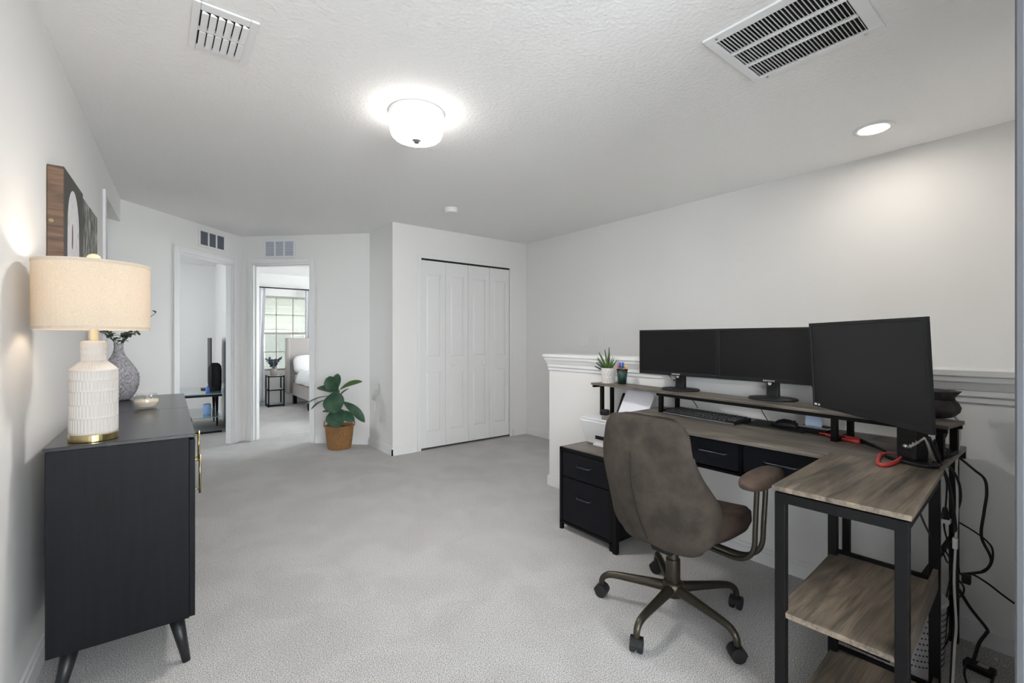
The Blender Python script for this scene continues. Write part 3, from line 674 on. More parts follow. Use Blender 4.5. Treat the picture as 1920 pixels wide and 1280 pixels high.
# nightstand
NX0, NX1, NY0, NY1, NZ = 1.60, 1.87, 9.08, 9.36, .56
t = thing('nightstand', 'black metal frame nightstand with pale shelves beside the bed', 'nightstand', (NX0, NY0, 0))
for x in (NX0, NX1-.02):
    for y in (NY0, NY1-.02): obj('leg', MB().box(x, y, 0, x+.02, y+.02, NZ), M_black, t)
M_glasspale = mat('pale_shelf', (176, 178, 184), .25)
for z in (.03, .30, NZ-.018):
    obj('rail', frame_z(NX0, NY0, NX1, NY1, NX0+.02, NY0+.02, NX1-.02, NY1-.02, z-.012, z+.008), M_black, t)
    obj('shelf', MB().box(NX0+.015, NY0+.015, z+.0, NX1-.015, NY1-.015, z+.010), M_glasspale, t)
t = thing('planter_pot', 'small woven grey pot on the nightstand', 'pot', (1.71, 9.22, NZ))
obj('body', MB().lathe([(.048, -.008), (.052, .0), (.058, .12), (.052, .122), (.048, .09)], (1.71, 9.22, NZ), 28), mat('grey_woven_pot', (150, 144, 138), .85, rgb2=(118, 112, 106), vscale=60), t, smooth=True)
t = thing('potted_sprigs', 'dark leafed small plant in the pot on the nightstand', 'plant', (1.71, 9.22, NZ+.09))
M_dkleaf = mat('dark_blue_leaf', (40, 46, 64), .6)
for k in range(11):
    a = 2*PI*k/11; ln = rnd.uniform(.10, .19); b0 = Vector((1.71, 9.22, NZ+.09)); tp = b0+Vector((math.cos(a)*ln*.7, math.sin(a)*ln*.5, .07+ln*.9))
    s_ = obj('stem', MB().tube([b0, tp], .003, 6), M_dkleaf, t)
    for j in range(5):
        p = b0.lerp(tp, .4+.6*j/4); q = p+Vector((rnd.uniform(-1, 1), rnd.uniform(-.6, .6), rnd.uniform(-.3, 1))).normalized()*.05
        obj('leaf', leafm(p, q, .032, (0, -1, .4), .05, 5), M_dkleaf, s_, smooth=True)
# curtain rod and curtains
t = thing('curtain_rod', 'thin dark curtain rod above the bedroom window', 'curtain rod', (1.5, BW-.1, 2.17))
obj('rod', MB().tube([(1.49, BW-.10, 2.17), (2.40, BW-.10, 2.17)], .011, 10), M_black, t)
for x in (1.475, 2.415): obj('finial', MB().ball((x, BW-.10, 2.17), .026, seg=10), M_black, t, smooth=True)
for x in (1.53, 2.36): obj('bracket', MB().box(x-.008, BW-.10, 2.15, x+.008, BW-.001, 2.17), M_black, t)
def curtain(x0, x1, y, ph, label, waist=0.):
    rows = []
    for i in range(22):
        z = .04+i*(2.16-.04)/21; row = []
        for j in range(60):
            u = j/59; w = 1-.25*waist*math.exp(-((z-1.1)/.5)**2); xc = x0 if waist > 0 else x1
            x = x0+(x1-x0)*u*w+((x1-x0)*(1-w) if waist < 0 else 0)
            row.append((x, y+.022*math.sin(u*17+ph)*(.7+.3*math.sin(z*2)), z))
        rows.append(row)
    return tag(obj('curtain', MB().rings(rows, cap=False, closed=False), M_curt, smooth=True, solid=.004), label, 'curtain')
M_curt = mat('pale_grey_curtain', (208, 209, 212), .9)
curtain(1.41, 1.62, BW-.105, 0, 'pale grey curtain hanging at the left of the bedroom window', .6)
curtain(2.31, 2.43, BW-.105, 1, 'pale grey curtain hanging at the right of the bedroom window', 0)
rows = [[(1.40+.03*u, BW-.05-.07*u, z) for u in (0, .5, 1)] for z in (.04, 1.1, 2.16)]
tag(obj('curtain', MB().rings(rows, cap=False, closed=False), mat('slate_curtain', (70, 84, 104), .9), solid=.01), 'narrow slate blue curtain edge at the far left of the bedroom window', 'curtain')
# ceiling fan in the bedroom (only blade tips show)
t = thing('ceiling_fan', 'white ceiling fan with blade tips showing through the bedroom doorway', 'ceiling fan', (2.75, 8.15, CH))
obj('motor', MB().lathe([(.06, -.30), (.10, -.28), (.11, -.22), (.05, -.18), (.018, -.17), (.018, -.03), (.06, -.02), (.06, 0)], (2.75, 8.15, CH), 24), M_trim, t, smooth=True)
for k in range(5):
    a = 2*PI*k/5+PI-.1; M = Matrix.Translation((2.75, 8.15, CH-.235)) @ Matrix.Rotation(a, 4, 'Z') @ Matrix.Rotation(rad(10), 4, 'X')
    obj('blade', MB().box(.12, -.06, -.004, .64, .06, .004, M), M_trim, t, bevel=.003)

# ================================================================ STUDY (seen through the left doorway)
t = thing('glass_table', 'black framed glass topped stand in the study doorway', 'table', (.25, 7.55, 0))
M_tglass = mat('dark_tinted_glass', (126, 150, 156), .08, coat=.5)
pa, pb = at(341, 733, 6.25), at(417, 722, 6.5)
TZ = .50
x0, x1, ya, yb = .06, .70, 7.05, 7.62
obj('glass_top', MB().box(x0-.02, ya-.02, TZ, x1+.02, yb+.5, TZ+.012), M_tglass, t)
for (x, y) in ((x0, ya), (x1-.03, yb-.03), (x0, yb+.4), (x1-.03, yb+.4)):
    obj('leg', MB().hexa([(x+.02, y, 0), (x+.035, y, 0), (x+.035, y+.03, 0), (x+.02, y+.03, 0)], [(x, y, TZ), (x+.045, y, TZ), (x+.045, y+.03, TZ), (x, y+.03, TZ)]), M_black, t)
obj('top_rail', MB().box(x0, ya, TZ-.03, x1, ya+.02, TZ).box(x1-.02, ya, TZ-.03, x1, yb+.43, TZ), M_black, t)
obj('foot_rail', MB().box(x0, ya, .0, x1, ya+.02, .022), M_black, t)
obj('lower_shelf', MB().box(x0, ya, .20, x1, yb+.4, .208), M_tglass, t)
t = thing('television', 'dark flat television seen edge-on, on the glass stand', 'television', (.615, 7.70, TZ))
Mt = Matrix.Translation((.615, 7.70, TZ+.012)) @ Matrix.Rotation(rad(-2), 4, 'Z')
obj('panel', MB().box(-.004, -.38, .05, .010, .44, .72, Mt), M_blackplastic, t, bevel=.004)
obj('stand', MB().box(-.10, -.12, 0, .10, .12, .012, Mt).box(-.015, -.05, .01, .015, .05, .1, Mt), M_blackplastic, t)
c = (.655, 7.42)
t = thing('speaker', 'black round-topped speaker standing beside the television', 'speaker', (c[0], c[1], TZ+.012))
obj('cabinet', MB().rings([[(c[0]+.075*math.cos(2*PI*i/32)*k, c[1]+.075*math.sin(2*PI*i/32)*k, TZ+.012+z) for i in range(32)] for k, z in ((1, 0), (1.05, .1), (1.05, .28), (.98, .33), (.75, .365), (.4, .38))]), mat('speaker_cloth', (24, 22, 24), .8), t, smooth=True)
tag(obj('bottle', MB().lathe([(.022, 0), (.024, .01), (.024, .05), (.012, .065), (.010, .08)], (.56, 7.25, TZ+.012), 20), mat('blue_plastic', (70, 110, 200), .3), smooth=True), 'small blue bottle on the glass stand', 'bottle')
tag(obj('tub', MB().lathe([(.04, 0), (.045, .01), (.045, .13), (.04, .14)], (.56, 7.35, .208), 24), mat('light_blue_plastic', (150, 184, 232), .35), smooth=True), 'light blue tub on the lower shelf of the glass stand', 'tub')
tag(obj('floor_mirror', MB().box(.79, 7.25, 0.02, .808, 7.72, 1.18), mat('slate_frame', (76, 92, 108), .4), bevel=.004), 'tall slate framed panel leaning on the study side wall', 'mirror')

# ================================================================ FILE CABINET UNDER THE PRINTER
CXa, CXb, CYa, CYb, CZ = 2.06, 2.47, 1.70, 2.13, .526
t = thing('file_cabinet', 'black two drawer file cabinet with grey wood top, left end of the desk', 'cabinet', (CXa, CYa, 0))
fr = MB(); q = .022
for x in (CXa, CXb-q):
    for y in (CYa, CYb-q): fr.box(x, y, 0, x+q, y+q, CZ)
fr.box(CXa, CYa, CZ-.02, CXa+q, CYb, CZ).box(CXb-q, CYa, CZ-.02, CXb, CYb, CZ).box(CXa, CYa, CZ-.02, CXb, CYa+q, CZ).box(CXa, CYb-q, CZ-.02, CXb, CYb, CZ).box(CXa, CYa, .04, CXb, CYb, .055)
obj('frame', fr, M_black, t, bevel=.002)
obj('top', MB().box(CXa+.012, CYa+.012, CZ-.012, CXb-.012, CYb-.012, CZ+.001), M_woodY, t, label='grey wood top')
obj('side_panel', MB().box(CXa+q, CYb-.012, .055, CXb-q, CYb-.006, CZ-.02).box(CXa+q, CYa+.006, .055, CXb-q, CYa+.012, CZ-.02).box(CXb-.012, CYa+q, .055, CXb-.006, CYb-q, CZ-.02), M_drawer, t)
def pull(par, x, y, z, w=.11, mt=None):
    obj('handle', MB().tube([(x+.012, y-w/2, z+.004), (x-.012, y-w/2, z+.002), (x-.02, y-w/2+.012, z), (x-.02, y+w/2-.012, z), (x-.012, y+w/2, z+.002), (x+.012, y+w/2, z+.004)], .0042, 8), mt or mat('gunmetal', (74, 76, 82), .35, metal=.8), par, smooth=True, label='gunmetal pull handle')
for (z0, z1) in ((.345, CZ-.024), (.058, .338)):
    d = obj('drawer', MB().box(CXa+.004, CYa+q+.002, z0, CXa+.30, CYb-q-.002, z1), M_drawer, t, bevel=.004)
    pull(d, CXa+.004, (CYa+CYb)/2+.0, (z0+z1)/2+(.01 if z0 > .2 else .04))

# ================================================================ DESK
DZT = .79; X0, X1 = 1.958, 2.555; Y0, Y1 = .315, 1.69
RX0, RY0, RY1 = 1.43, .272, .585
t = thing('corner_desk', 'l-shaped desk with grey oak tops and black steel legs by the low wall', 'desk', (X0, Y0, 0))
obj('desktop', MB().box(X0, .590, DZT-.018, X1, Y1, DZT).box(2.025, Y0, DZT-.018, X1, .590, DZT), M_woodY, t, bevel=.0015, label='long grey oak desktop')
RM = Matrix.Translation((1.435, .42, 0)) @ Matrix.Rotation(rad(3.0), 4, 'Z') @ Matrix.Translation((-1.43, -.42, 0))   # the return stands slightly askew
obj('return_top', MB().box(RX0, RY0, DZT-.013, 2.022, RY1, DZT+.0012, RM), M_woodX, t, bevel=.0015, label='lighter oak return top')
g = .028
def leg(x, y, z1=DZT-.018, M=None): return obj('leg', MB().box(x, y, 0, x+g, y+g, z1, M), M_black, t, bevel=.002)
leg(RX0+.006, RY1-g-.006, M=RM); leg(RX0+.006, RY0+.006, M=RM); leg(1.965, RY1-g-.004, M=RM); leg(1.985, RY0+.006, M=RM)
leg(X1-g-.03, .69); leg(X1-g, .335); leg(X0+.09, Y1-g-.0); leg(X1-g, Y1-g)
fr = MB(); zr0, zr1 = DZT-.046, DZT-.018
fr.box(RX0+.006, RY0+.03, zr0, RX0+.024, RY1-.03, zr1, RM).box(RX0+.03, RY0+.008, zr0, 2.0, RY0+.024, zr1, RM).box(RX0+.03, RY1-.024, zr0, 2.0, RY1-.008, zr1, RM)
fr.box(X1-.024, Y0, zr0, X1-.004, Y1, zr1).box(X0+.09, Y1-.024, zr0, X1, Y1-.004, zr1)
obj('frame_rail', fr, M_black, t, bevel=.001)
# shelves of the return
for (z, nm) in ((.428, 'shelf'), (.075, 'shelf')):
    s = obj('shelf', MB().box(RX0+.01, RY0+.022, z-.016, 1.995, RY1-.01, z, RM), M_woodX, t, bevel=.0015)
    obj('shelf_lip', MB().box(RX0+.03, RY0+.010, z-.018, 1.995, RY0+.022, z+.045, RM), M_woodX, s)
    obj('shelf_bar', MB().box(1.992, RY0+.03, z-.010, 2.006, RY1-.03, z+.012, RM), M_black, s)
obj('brace', MB().tube([(2.01, .60, .74), (2.50, .70, .50)], .006, 8), M_black, t)
obj('side_bar', MB().box(2.02, .345, .42, 2.53, .359, .434), M_black, t)
# drawers below the desktop
M_dbox = M_drawer
for (a, b_) in ((.952, 1.20), (.640, .938), (1.215, 1.46)):
    d = obj('drawer', MB().box(2.0, a, .640, 2.42, b_, .762), M_dbox, t, bevel=.004)
    pull(d, 2.0, (a+b_)/2-.01, .708, .13)
obj('drawer_frame', MB().box(1.995, .938, .630, 2.43, .952, .772).box(1.995, 1.20, .630, 2.43, 1.215, .772).box(1.995, .62, .628, 2.43, .640, .772).box(1.995, 1.46, .628, 2.43, 1.474, .772).box(1.995, .62, .624, 2.43, 1.474, .634), M_black, t)

# ---- riser shelf (slightly turned on the desk); local frame: x depth, y along
RL = Vector((2.395, 2.165, 0)); t = thing('monitor_riser', 'long grey oak riser shelf on black legs carrying the monitors', 'desk riser', (2.395, 2.165, DZT+.0), PI-rad(6.3)+PI)
# local: +x away from the chair, -y towards the right end
RZ = .915-DZT; RLn = 1.86; RD = .185
obj('shelf_board', MB().box(0, -RLn, RZ-.014, RD-.005, 0, RZ), M_woodY, t, local=True, bevel=.0015)
obj('frame_rail', MB().box(.004, -RLn+.004, RZ-.030, .020, -.57, RZ-.014).box(RD-.026, -RLn+.004, RZ-.030, RD-.010, -.57, RZ-.014).box(.004, -.03, RZ-.030, RD-.01, -.012, RZ-.014), M_black, t, local=True, bevel=.001)
for y in (-.595, -1.50, -RLn+.025):
    for x in (.006, RD-.034): obj('post', MB().box(x, y-.011, 0, x+.022, y+.011, RZ-.012), M_black, t, local=True, bevel=.0015)
obj('foot_rail', MB().box(.006, -.606, 0, RD-.012, -.584, .016).box(.006, -RLn+.014, 0, RD-.012, -RLn+.036, .016).box(.006, -1.511, 0, RD-.012, -1.489, .016), M_black, t, local=True)
for x in (.008, .100): obj('outer_post', MB().box(x, -.105, CZ-DZT+.001, x+.022, -.083, RZ-.012), M_black, t, local=True, bevel=.0015)

# ---- monitors
def monitor(label, w, h, root, rz, zb, tilt, base, logo, group=None, neck_h=.35, base_r=.115):
    """local frame: screen faces -x, width along y, z measured from the stand foot"""
    t = thing('monitor', label, 'monitor', root, rz, group)
    T = Matrix.Translation((0, 0, zb)) @ Matrix.Rotation(tilt, 4, 'Y')
    b = .012; bb = .018
    bez = MB().box(-.004, -w/2, 0, .010, w/2, bb, T).box(-.004, -w/2, h-b, .010, w/2, h, T).box(-.004, -w/2, bb, .010, -w/2+b, h-b, T).box(-.004, w/2-b, bb, .010, w/2, h-b, T)
    obj('bezel', bez, M_blackplastic, t, local=True, bevel=.001)
    obj('screen', MB().box(-.001, -w/2+b-.001, bb-.001, .006, w/2-b+.001, h-b+.001, T), M_screen, t, local=True)
    hs_ = obj('back_housing', MB().hexa([(T @ Vector(p)) for p in ((.008, -w/2+.003, .003), (.008, w/2-.003, .003), (.008, w/2-.003, h-.003), (.008, -w/2+.003, h-.003))], [(T @ Vector(p)) for p in ((.040, -w/2+.06, .05), (.040, w/2-.06, .05), (.040, w/2-.06, h-.05), (.040, -w/2+.06, h-.05))]), M_blackplastic, t, local=True, bevel=.004)
    if logo == 'word':
        lg = MB(); x = -.028
        for k in range(7):
            ww = .0055
            lg.box(-.0046, x, .0055, -.0038, x+ww, .0078, T).box(-.0046, x, .0098, -.0038, x+ww, .0120, T).box(-.0046, x if k % 2 else x+ww*.6, .0055, -.0038, (x+.002) if k % 2 else x+ww, .012, T); x += .008
        obj('logo', lg, M_whiteplastic, t, local=True, label='small white lettering')
    else:
        obj('logo', MB().box(-.0046, w/2-.030, .006, -.0038, w/2-.012, .013, T).box(-.0046, w/2-.050, .006, -.0038, w/2-.038, .013, T), M_whiteplastic, t, local=True, label='small white lettering at the corner')
    return t
def foot(t, bx, neckw, z1, br=.115, ry=None):
    ry = ry or br
    obj('stand_base', MB().rings([[(bx+br*k*math.cos(2*PI*i/40), ry*k*math.sin(2*PI*i/40), z) for i in range(40)] for k, z in ((.97, 0), (1, .004), (.96, .010), (.5, .015))]), M_blackplastic, t, local=True, smooth=True)
    return obj('stand_neck', MB().hexa([(bx-.012, -neckw*.56, .012), (bx+.020, -neckw*.56, .012), (bx+.020, neckw*.56, .012), (bx-.012, neckw*.56, .012)], [(bx-.0, -neckw/2, z1), (bx+.024, -neckw/2, z1), (bx+.024, neckw/2, z1), (bx-.0, neckw/2, z1)]), M_blackplastic, t, local=True, bevel=.003)
mz = .915
for (lab, cx, cy, rz, px_) in (('black monitor with blank screen, leftmost of the three on the desk', 2.425, 1.524, -.02, 1), ('black monitor with blank screen, middle one of the three on the desk', 2.405, .998, 0, 2)):
    m_ = monitor(lab, .517, .272, (cx, cy, mz), rz, .088, rad(0), None, 'word')
    nk = foot(m_, .055-.01, .050, .16, .095, .115)
    obj('badge', MB().lathe([(.0085, 0), (.0085, .0008)], (0, 0, 0), 16), M_whiteplastic, nk, local=True, label='small round white badge')
    b_ = [c for c in nk.children][0]; b_.rotation_euler = (0, -PI/2, 0); b_.location = (.0335, .010, .080)
m3 = monitor('large black monitor turned towards the corner, rightmost of the three', .588, .338, (1.942, .498, DZT), -rad(43.0), .156, rad(-3), None, 'corner')
obj('stand_arm', MB().box(.03, -.03, .20, .17, .07, .30).box(.158, -.015, .012, .205, .070, .30), M_blackplastic, m3, local=True, bevel=.006)
obj('stand_base', MB().rings([[(.178+.060*k*math.cos(2*PI*i/40), .025+.095*k*math.sin(2*PI*i/40), z) for i in range(40)] for k, z in ((.98, 0), (1, .004), (1, .010), (.96, .013))]), M_blackplastic, m3, local=True, bevel=.005)

# ---- keyboard, pad, mouse
kp = Vector((2.362, 1.312, DZT)); t = thing('keyboard', 'black full size computer keyboard under the riser shelf', 'keyboard', tuple(kp), rad(-7.5)+0)
KL, KD = .445, .145
obj('case', MB().hexa([(-KD/2, -KL/2, .002), (KD/2, -KL/2, .002), (KD/2, KL/2, .002), (-KD/2, KL/2, .002)], [(-KD/2, -KL/2, .012), (KD/2, -KL/2, .026), (KD/2, KL/2, .026), (-KD/2, KL/2, .012)]), M_blackplastic, t, local=True, bevel=.003)
obj('front_edge', MB().box(-KD/2-.0015, -KL/2+.002, .004, -KD/2+.002, KL/2-.002, .008), mat('grey_edge', (120, 122, 126), .4), t, local=True, label='light grey front edge')
M_key = mat('key_cap', (34, 35, 38), .5)
nk = 0
for r_ in range(6):
    x = -KD/2+.012+r_*.0212; zz = .012+(.014)*(x+KD/2)/KD
    cols = 17 if r_ else 11; y = KL/2-.010
    for c_ in range(cols):
        w_ = (KL-.02)/17-.003
        if not r_ and c_ == 4: w_ = .13
        if y-w_ < -KL/2+.008: break
        if nk < 99:
            obj('key', MB().frust((x, y-w_, x+.017, y), (x+.002, y-w_+.002, x+.015, y-.002), zz, zz+.006), M_key, t, local=True); nk += 1
        y -= w_+.003
mp_ = [(2.325, 1.085), (2.312, .812), (2.50, .830), (2.515, 1.10)]
tag(obj('mouse_pad', MB().poly([(x, y, DZT+.0005) for x, y in mp_], (0, 0, .003)), M_softblack, bevel=.001), 'black rectangular mouse pad on the desk', 'mouse pad')
t = thing('computer_mouse', 'black computer mouse on the mouse pad', 'mouse', (2.42, .925, DZT+.0035), rad(-82))
obj('shell', MB().rings([[(x_+0, w_*math.cos(PI*i/16), .001+h_*math.sin(PI*i/16)**.7) for i in range(17)] for x_, w_, h_ in ((-.054, .012, .006), (-.05, .024, .016), (-.035, .031, .028), (-.01, .033, .036), (.02, .031, .033), (.045, .028, .022), (.056, .018, .010))]), M_blackplastic, t, local=True, smooth=True)
obj('scroll_wheel', MB().cyl((.034, -.004, .026), (.034, .004, .026), .008, seg=16), M_softblack, t, local=True)

# ---- plant, pen cup on the riser
def rise(px, py, d): return at(px, py, d)
sx_, sy_ = 2.475, 2.075
t = thing('succulent_pot', 'white diamond embossed pot on the left end of the riser', 'pot', (sx_, sy_, mz))
def dia(a, z): return .0045*(abs(math.sin(a*7+z*75))**.5*abs(math.sin(a*7-z*75))**.5)-.002
prp = [(.040+.012*(z/.10), z) for z in [i*.0025 for i in range(0, 42)]]
obj('body', MB().lathe([(.036, 0)]+prp+[(.048, .105), (.046, .08)], (sx_, sy_, mz), 112, fn=dia), mat('white_glaze', (212, 208, 204), .5), t, smooth=True)
t = thing('succulent_plant', 'spiky green aloe plant in the white embossed pot', 'plant', (sx_, sy_, mz+.08))
M_aloe = mat('aloe_leaf', (66, 96, 44), .45, rgb2=(96, 128, 58), vscale=25); M_aloed = mat('aloe_dark_leaf', (44, 58, 40), .5)
obj('potting_soil', MB().lathe([(.046, .078), (.046, .086)], (sx_, sy_, mz), 24), mat('soil', (44, 34, 26), .95), t)
rv = Vector((R[0], R[1], 0)); fv = Vector((F[0], F[1], 0))
for k in range(22):
    a = 2*PI*k/22*3+.3; el = rad(40+45*((k*7) % 5)/4); ln = .065+.02*((k*5) % 4)
    dr = rv*math.cos(a)*math.cos(el)+fv*math.sin(a)*math.cos(el)+Vector((0, 0, math.sin(el))); b0 = Vector((sx_, sy_, mz+.085))
    obj('leaf', MB().tube([b0, b0+dr*ln*.5+Vector((0, 0, -.004)), b0+dr*ln], .006, 6, rs=[.007, .0055, .001]), M_aloe, t, smooth=True)
for (dx, dz) in ((-.085, .055), (-.075, .085), (-.065, .125), (-.025, .145), (.005, .160), (-.095, .030), (-.05, .095)):
    b0 = Vector((sx_, sy_, mz+.085)); tp = b0+rv*dx+Vector((0, 0, dz))
    obj('leaf', MB().tube([b0, b0.lerp(tp, .55)+Vector((0, 0, -.006)), tp], .006, 6, rs=[.007, .0065, .003]), M_aloed, t, smooth=True, label='dark slender leaf')
ux, uy = 2.485, 1.965
t = thing('pen_cup', 'black mesh pen cup on the riser beside the white pot', 'pen holder', (ux, uy, mz))
obj('cup_wall', MB().rings([[(ux+r*math.cos(2*PI*i/32), uy+r*math.sin(2*PI*i/32), mz+z) for i in range(32)] for r, z in ((.026, .001), (.037, .098), (.035, .098), (.0245, .004))]), mat('green_black_mesh', (34, 78, 66), .5, rgb2=(20, 30, 34), vscale=300), t, smooth=True)
obj('rim', MB().rings([[(ux+r*math.cos(2*PI*i/32), uy+r*math.sin(2*PI*i/32), mz+z) for i in range(32)] for r, z in ((.0385, .096), (.0385, .101), (.035, .101), (.035, .096), (.0385, .096))], cap=False), M_black, t)
for (nm, col, dx, dy, lab) in (('blue pen', (40, 84, 190), -.012, .004, 'blue capped pen standing left of centre in the pen cup'), ('blue marker', (50, 90, 200), .006, .006, 'blue capped marker standing right of centre in the pen cup'), ('red pen', (190, 50, 44), -.022, -.004, 'red pen at the left rim of the pen cup'), ('yellow highlighter', (226, 220, 84), .022, 0, 'yellow highlighter at the right rim of the pen cup'), ('green pen', (40, 110, 80), -.006, -.010, 'green pen leaning in the pen cup'), ('orange marker', (220, 96, 60), .014, -.008, 'orange red marker between the blue and yellow ones in the pen cup')):
    b0 = Vector((ux, uy, mz+.008))+rv*dx*.5+fv*dy*.5; hh = .145 if 'blue' in nm else (.125 if 'yellow' in nm or 'red' in nm else .118)
    tp = Vector((ux, uy, mz))+rv*dx*1.15+fv*dy*1.3+Vector((0, 0, hh))
    p_ = thing(nm.split()[1] if nm.split()[1] != 'pen' else 'pen', lab, 'pen', tuple(b0), 0, 'pens in the pen cup')
    m_ = mat('pen_'+nm.split()[0], col, .4)
    obj('barrel', MB().tube([b0, b0.lerp(tp, .72)], .0042, 10), M_whiteplastic if 'blue' in nm else m_, p_, smooth=True)
    obj('cap', MB().tube([b0.lerp(tp, .72), tp], .0075, 10, rs=[.0075, .0065]), m_, p_, smooth=True)

# ---- pouch at the right end of the riser
qx, qy = 2.41, .388
t = thing('fabric_pouch', 'dark drawstring pouch with flared rim on the right end of the riser', 'pouch', (qx, qy, mz))
def wav(a, z): return .005*math.sin(5*a+z*40)+(.006*math.sin(9*a+1) if z > .085 else 0)
obj('bag', MB().lathe([(.042, 0), (.060, .006), (.072, .022), (.074, .040), (.066, .058), (.056, .070), (.054, .078), (.062, .090), (.076, .104), (.070, .103), (.050, .085)], (qx, qy, mz), 48, fn=wav), mat('dark_plum_fabric', (50, 46, 49), .9, rgb2=(74, 68, 71), vscale=20, bump=.4, bscale=40, dist=.004), t, smooth=True)
obj('drawstring', MB().tube([(qx+.058*math.cos(a), qy+.058*math.sin(a), mz+.074) for a in [2*PI*i/24 for i in range(25)]], .003, 6), M_softblack, t, smooth=True)

# ---- printer and the things behind it
px0, px1, py0, py1 = 2.275, 2.455, 1.735, 2.095
t = thing('printer', 'white inkjet printer on the file cabinet', 'printer', (px0, py1, CZ))
z0, z1 = CZ+.002, CZ+.165
obj('body', MB().hexa([(px0, py0, z0), (px1, py0, z0), (px1, py1, z0), (px0, py1, z0)], [(px0-.045, py0-.03, z1), (px1, py0-.03, z1), (px1, py1+.03, z1), (px0-.045, py1+.03, z1)]), M_whiteplastic, t, bevel=.010)
obj('lid', MB().box(px0-.040, py0-.022, z1, px1-.01, py1+.022, z1+.014), mat('printer_lid', (214, 214, 218), .35), t, bevel=.006)
obj('output_slot', MB().box(px0-.020, 1.92, CZ+.045, px0-.008, 2.0, CZ+.068), M_blackplastic, t, label='dark paper output slot')
obj('output_tray', MB().box(px0-.030, 1.78, CZ+.004, px0+.01, 2.01, CZ+.014), M_whiteplastic, t)
obj('paper_support', MB().hexa([(px1-.03, 1.74, z1), (px1-.02, 1.74, z1), (px1-.02, 1.98, z1), (px1-.03, 1.98, z1)], [(px1+.055, 1.74, z1+.16), (px1+.065, 1.74, z1+.16), (px1+.065, 1.98, z1+.16), (px1+.055, 1.98, z1+.16)]), M_blackplastic, t)
tag(obj('paper_sheet', MB().hexa([(px1-.042, 1.735, z1+.012), (px1-.041, 1.735, z1+.012), (px1-.041, 1.955, z1+.012), (px1-.042, 1.955, z1+.012)], [(px1+.030, 1.70, z1+.19), (px1+.031, 1.70, z1+.19), (px1+.031, 1.925, z1+.19), (px1+.030, 1.925, z1+.19)]), mat('paper', (230, 230, 236), .8)), 'sheet of white paper standing in the printer feed', 'paper')
tag(obj('round_case', MB().lathe([(.030, 0), (.033, .006), (.033, .03), (.028, .036)], (2.395, 2.04, z1+.016), 28), M_blackplastic, smooth=True, bevel=.001), 'small round black case on top of the printer', 'case')

# ---- small items on the desk
t = thing('card_tray', 'small black tray with glossy rim on the desk under the riser', 'tray', (2.372, .775, DZT), rad(-8))
obj('tray_body', MB().frust((-.028, -.050, .028, .050), (-.038, -.062, .038, .062), 0, .030), M_blackplastic, t, local=True, bevel=.006)
obj('glossy_rim', frame_z(-.040, -.064, .040, .064, -.032, -.056, .032, .056, .028, .034), M_chrome, t, local=True)
tag(obj('note_card', MB().hexa([(2.36, .755, DZT+.031), (2.361, .755, DZT+.031), (2.371, .825, DZT+.031), (2.37, .825, DZT+.031)], [(2.385, .76, DZT+.076), (2.386, .76, DZT+.076), (2.396, .83, DZT+.076), (2.395, .83, DZT+.076)]), mat('pale_blue_card', (196, 212, 240), .6)), 'pale blue card standing on the small tray', 'card')
# red handled wire cutters
t = thing('pliers', 'long red handled pliers lying on the desk', 'pliers', tuple(at(1575, 826, 1.93)))
zz = DZT+.010
def on(px, py, z=DZT):  # point on a horizontal plane
    d = (H-z)*FPX/(py-635); return at(px, py, d)
def lift(v, z): return Vector((v.x, v.y, z))
M_red = mat('red_rubber', (184, 58, 52), .45)
p0, p1, p2, p3 = on(1536, 816), on(1613, 829), on(1612, 833), on(1548, 819)
obj('handle', MB().tube([lift(p0, zz), lift(p0.lerp(p1, .5), zz+.003), lift(p1, zz)], .006, 8, smooth=4, rs=[.003, .006, .008]), M_red, t, smooth=True, label='red grip')
obj('handle', MB().tube([lift(p3, zz), lift(p3.lerp(p2, .5), zz-.002), lift(p2, zz)], .006, 8, smooth=4, rs=[.003, .006, .008]), M_red, t, smooth=True, label='red grip')
p4, p5 = on(1616, 831), on(1662, 850)
obj('jaw', MB().tube([lift(p4, zz), lift(p5, zz-.003)], .007, 8, rs=[.009, .003]), M_black, t, smooth=True)
# scissors with red loop handle
t = thing('scissors', 'scissors with a red loop handle on the desk return', 'scissors', tuple(on(1668, 861)))
lp = [on(*p, DZT+.008) for p in ((1650, 852), (1646, 868), (1663, 871), (1686, 862), (1688, 855), (1670, 850), (1650, 852))]
obj('handle', MB().tube(lp, .0065, 8, smooth=4), M_red, t, smooth=True, label='red loop handle')
obj('blade', MB().tube([on(1688, 857, DZT+.008), on(1712, 843, DZT+.006)], .004, 6, rs=[.006, .002]), M_chrome, t)
M_cable = mat('black_cable', (16, 16, 18), .5); M_wcable = mat('white_cable', (206, 204, 200), .5); M_clear = mat('grey_clear_cable', (176, 172, 168), .3)

# ================================================================ CABLES AND THE FLOOR ITEMS BEHIND THE DESK
def cable(label, pts, r, m=None, cat='cable', name='cable', grp=None):
    return tag(obj(name, MB().tube([at(*p) for p in pts], r, 8, smooth=6), m or M_cable, smooth=True), label, cat, grp)
cable('thick black cable looping widest to the right of the desk leg', [(1797, 856, 1.80), (1826, 880, 1.76), (1846, 898, 1.75), (1850, 925, 1.75), (1845, 960, 1.76), (1840, 1005, 1.76), (1856, 1040, 1.75), (1858, 1055, 1.75), (1846, 1070, 1.76), (1825, 1074, 1.76), (1802, 1076, 1.72)], .0048)
cable('black cable hanging in a tight arc beside the desk leg', [(1752, 826, 1.52), (1765, 862, 1.6), (1785, 880, 1.66), (1798, 905, 1.68), (1801, 935, 1.68), (1793, 965, 1.70), (1790, 1000, 1.70), (1794, 1040, 1.70), (1798, 1075, 1.70)], .0042)
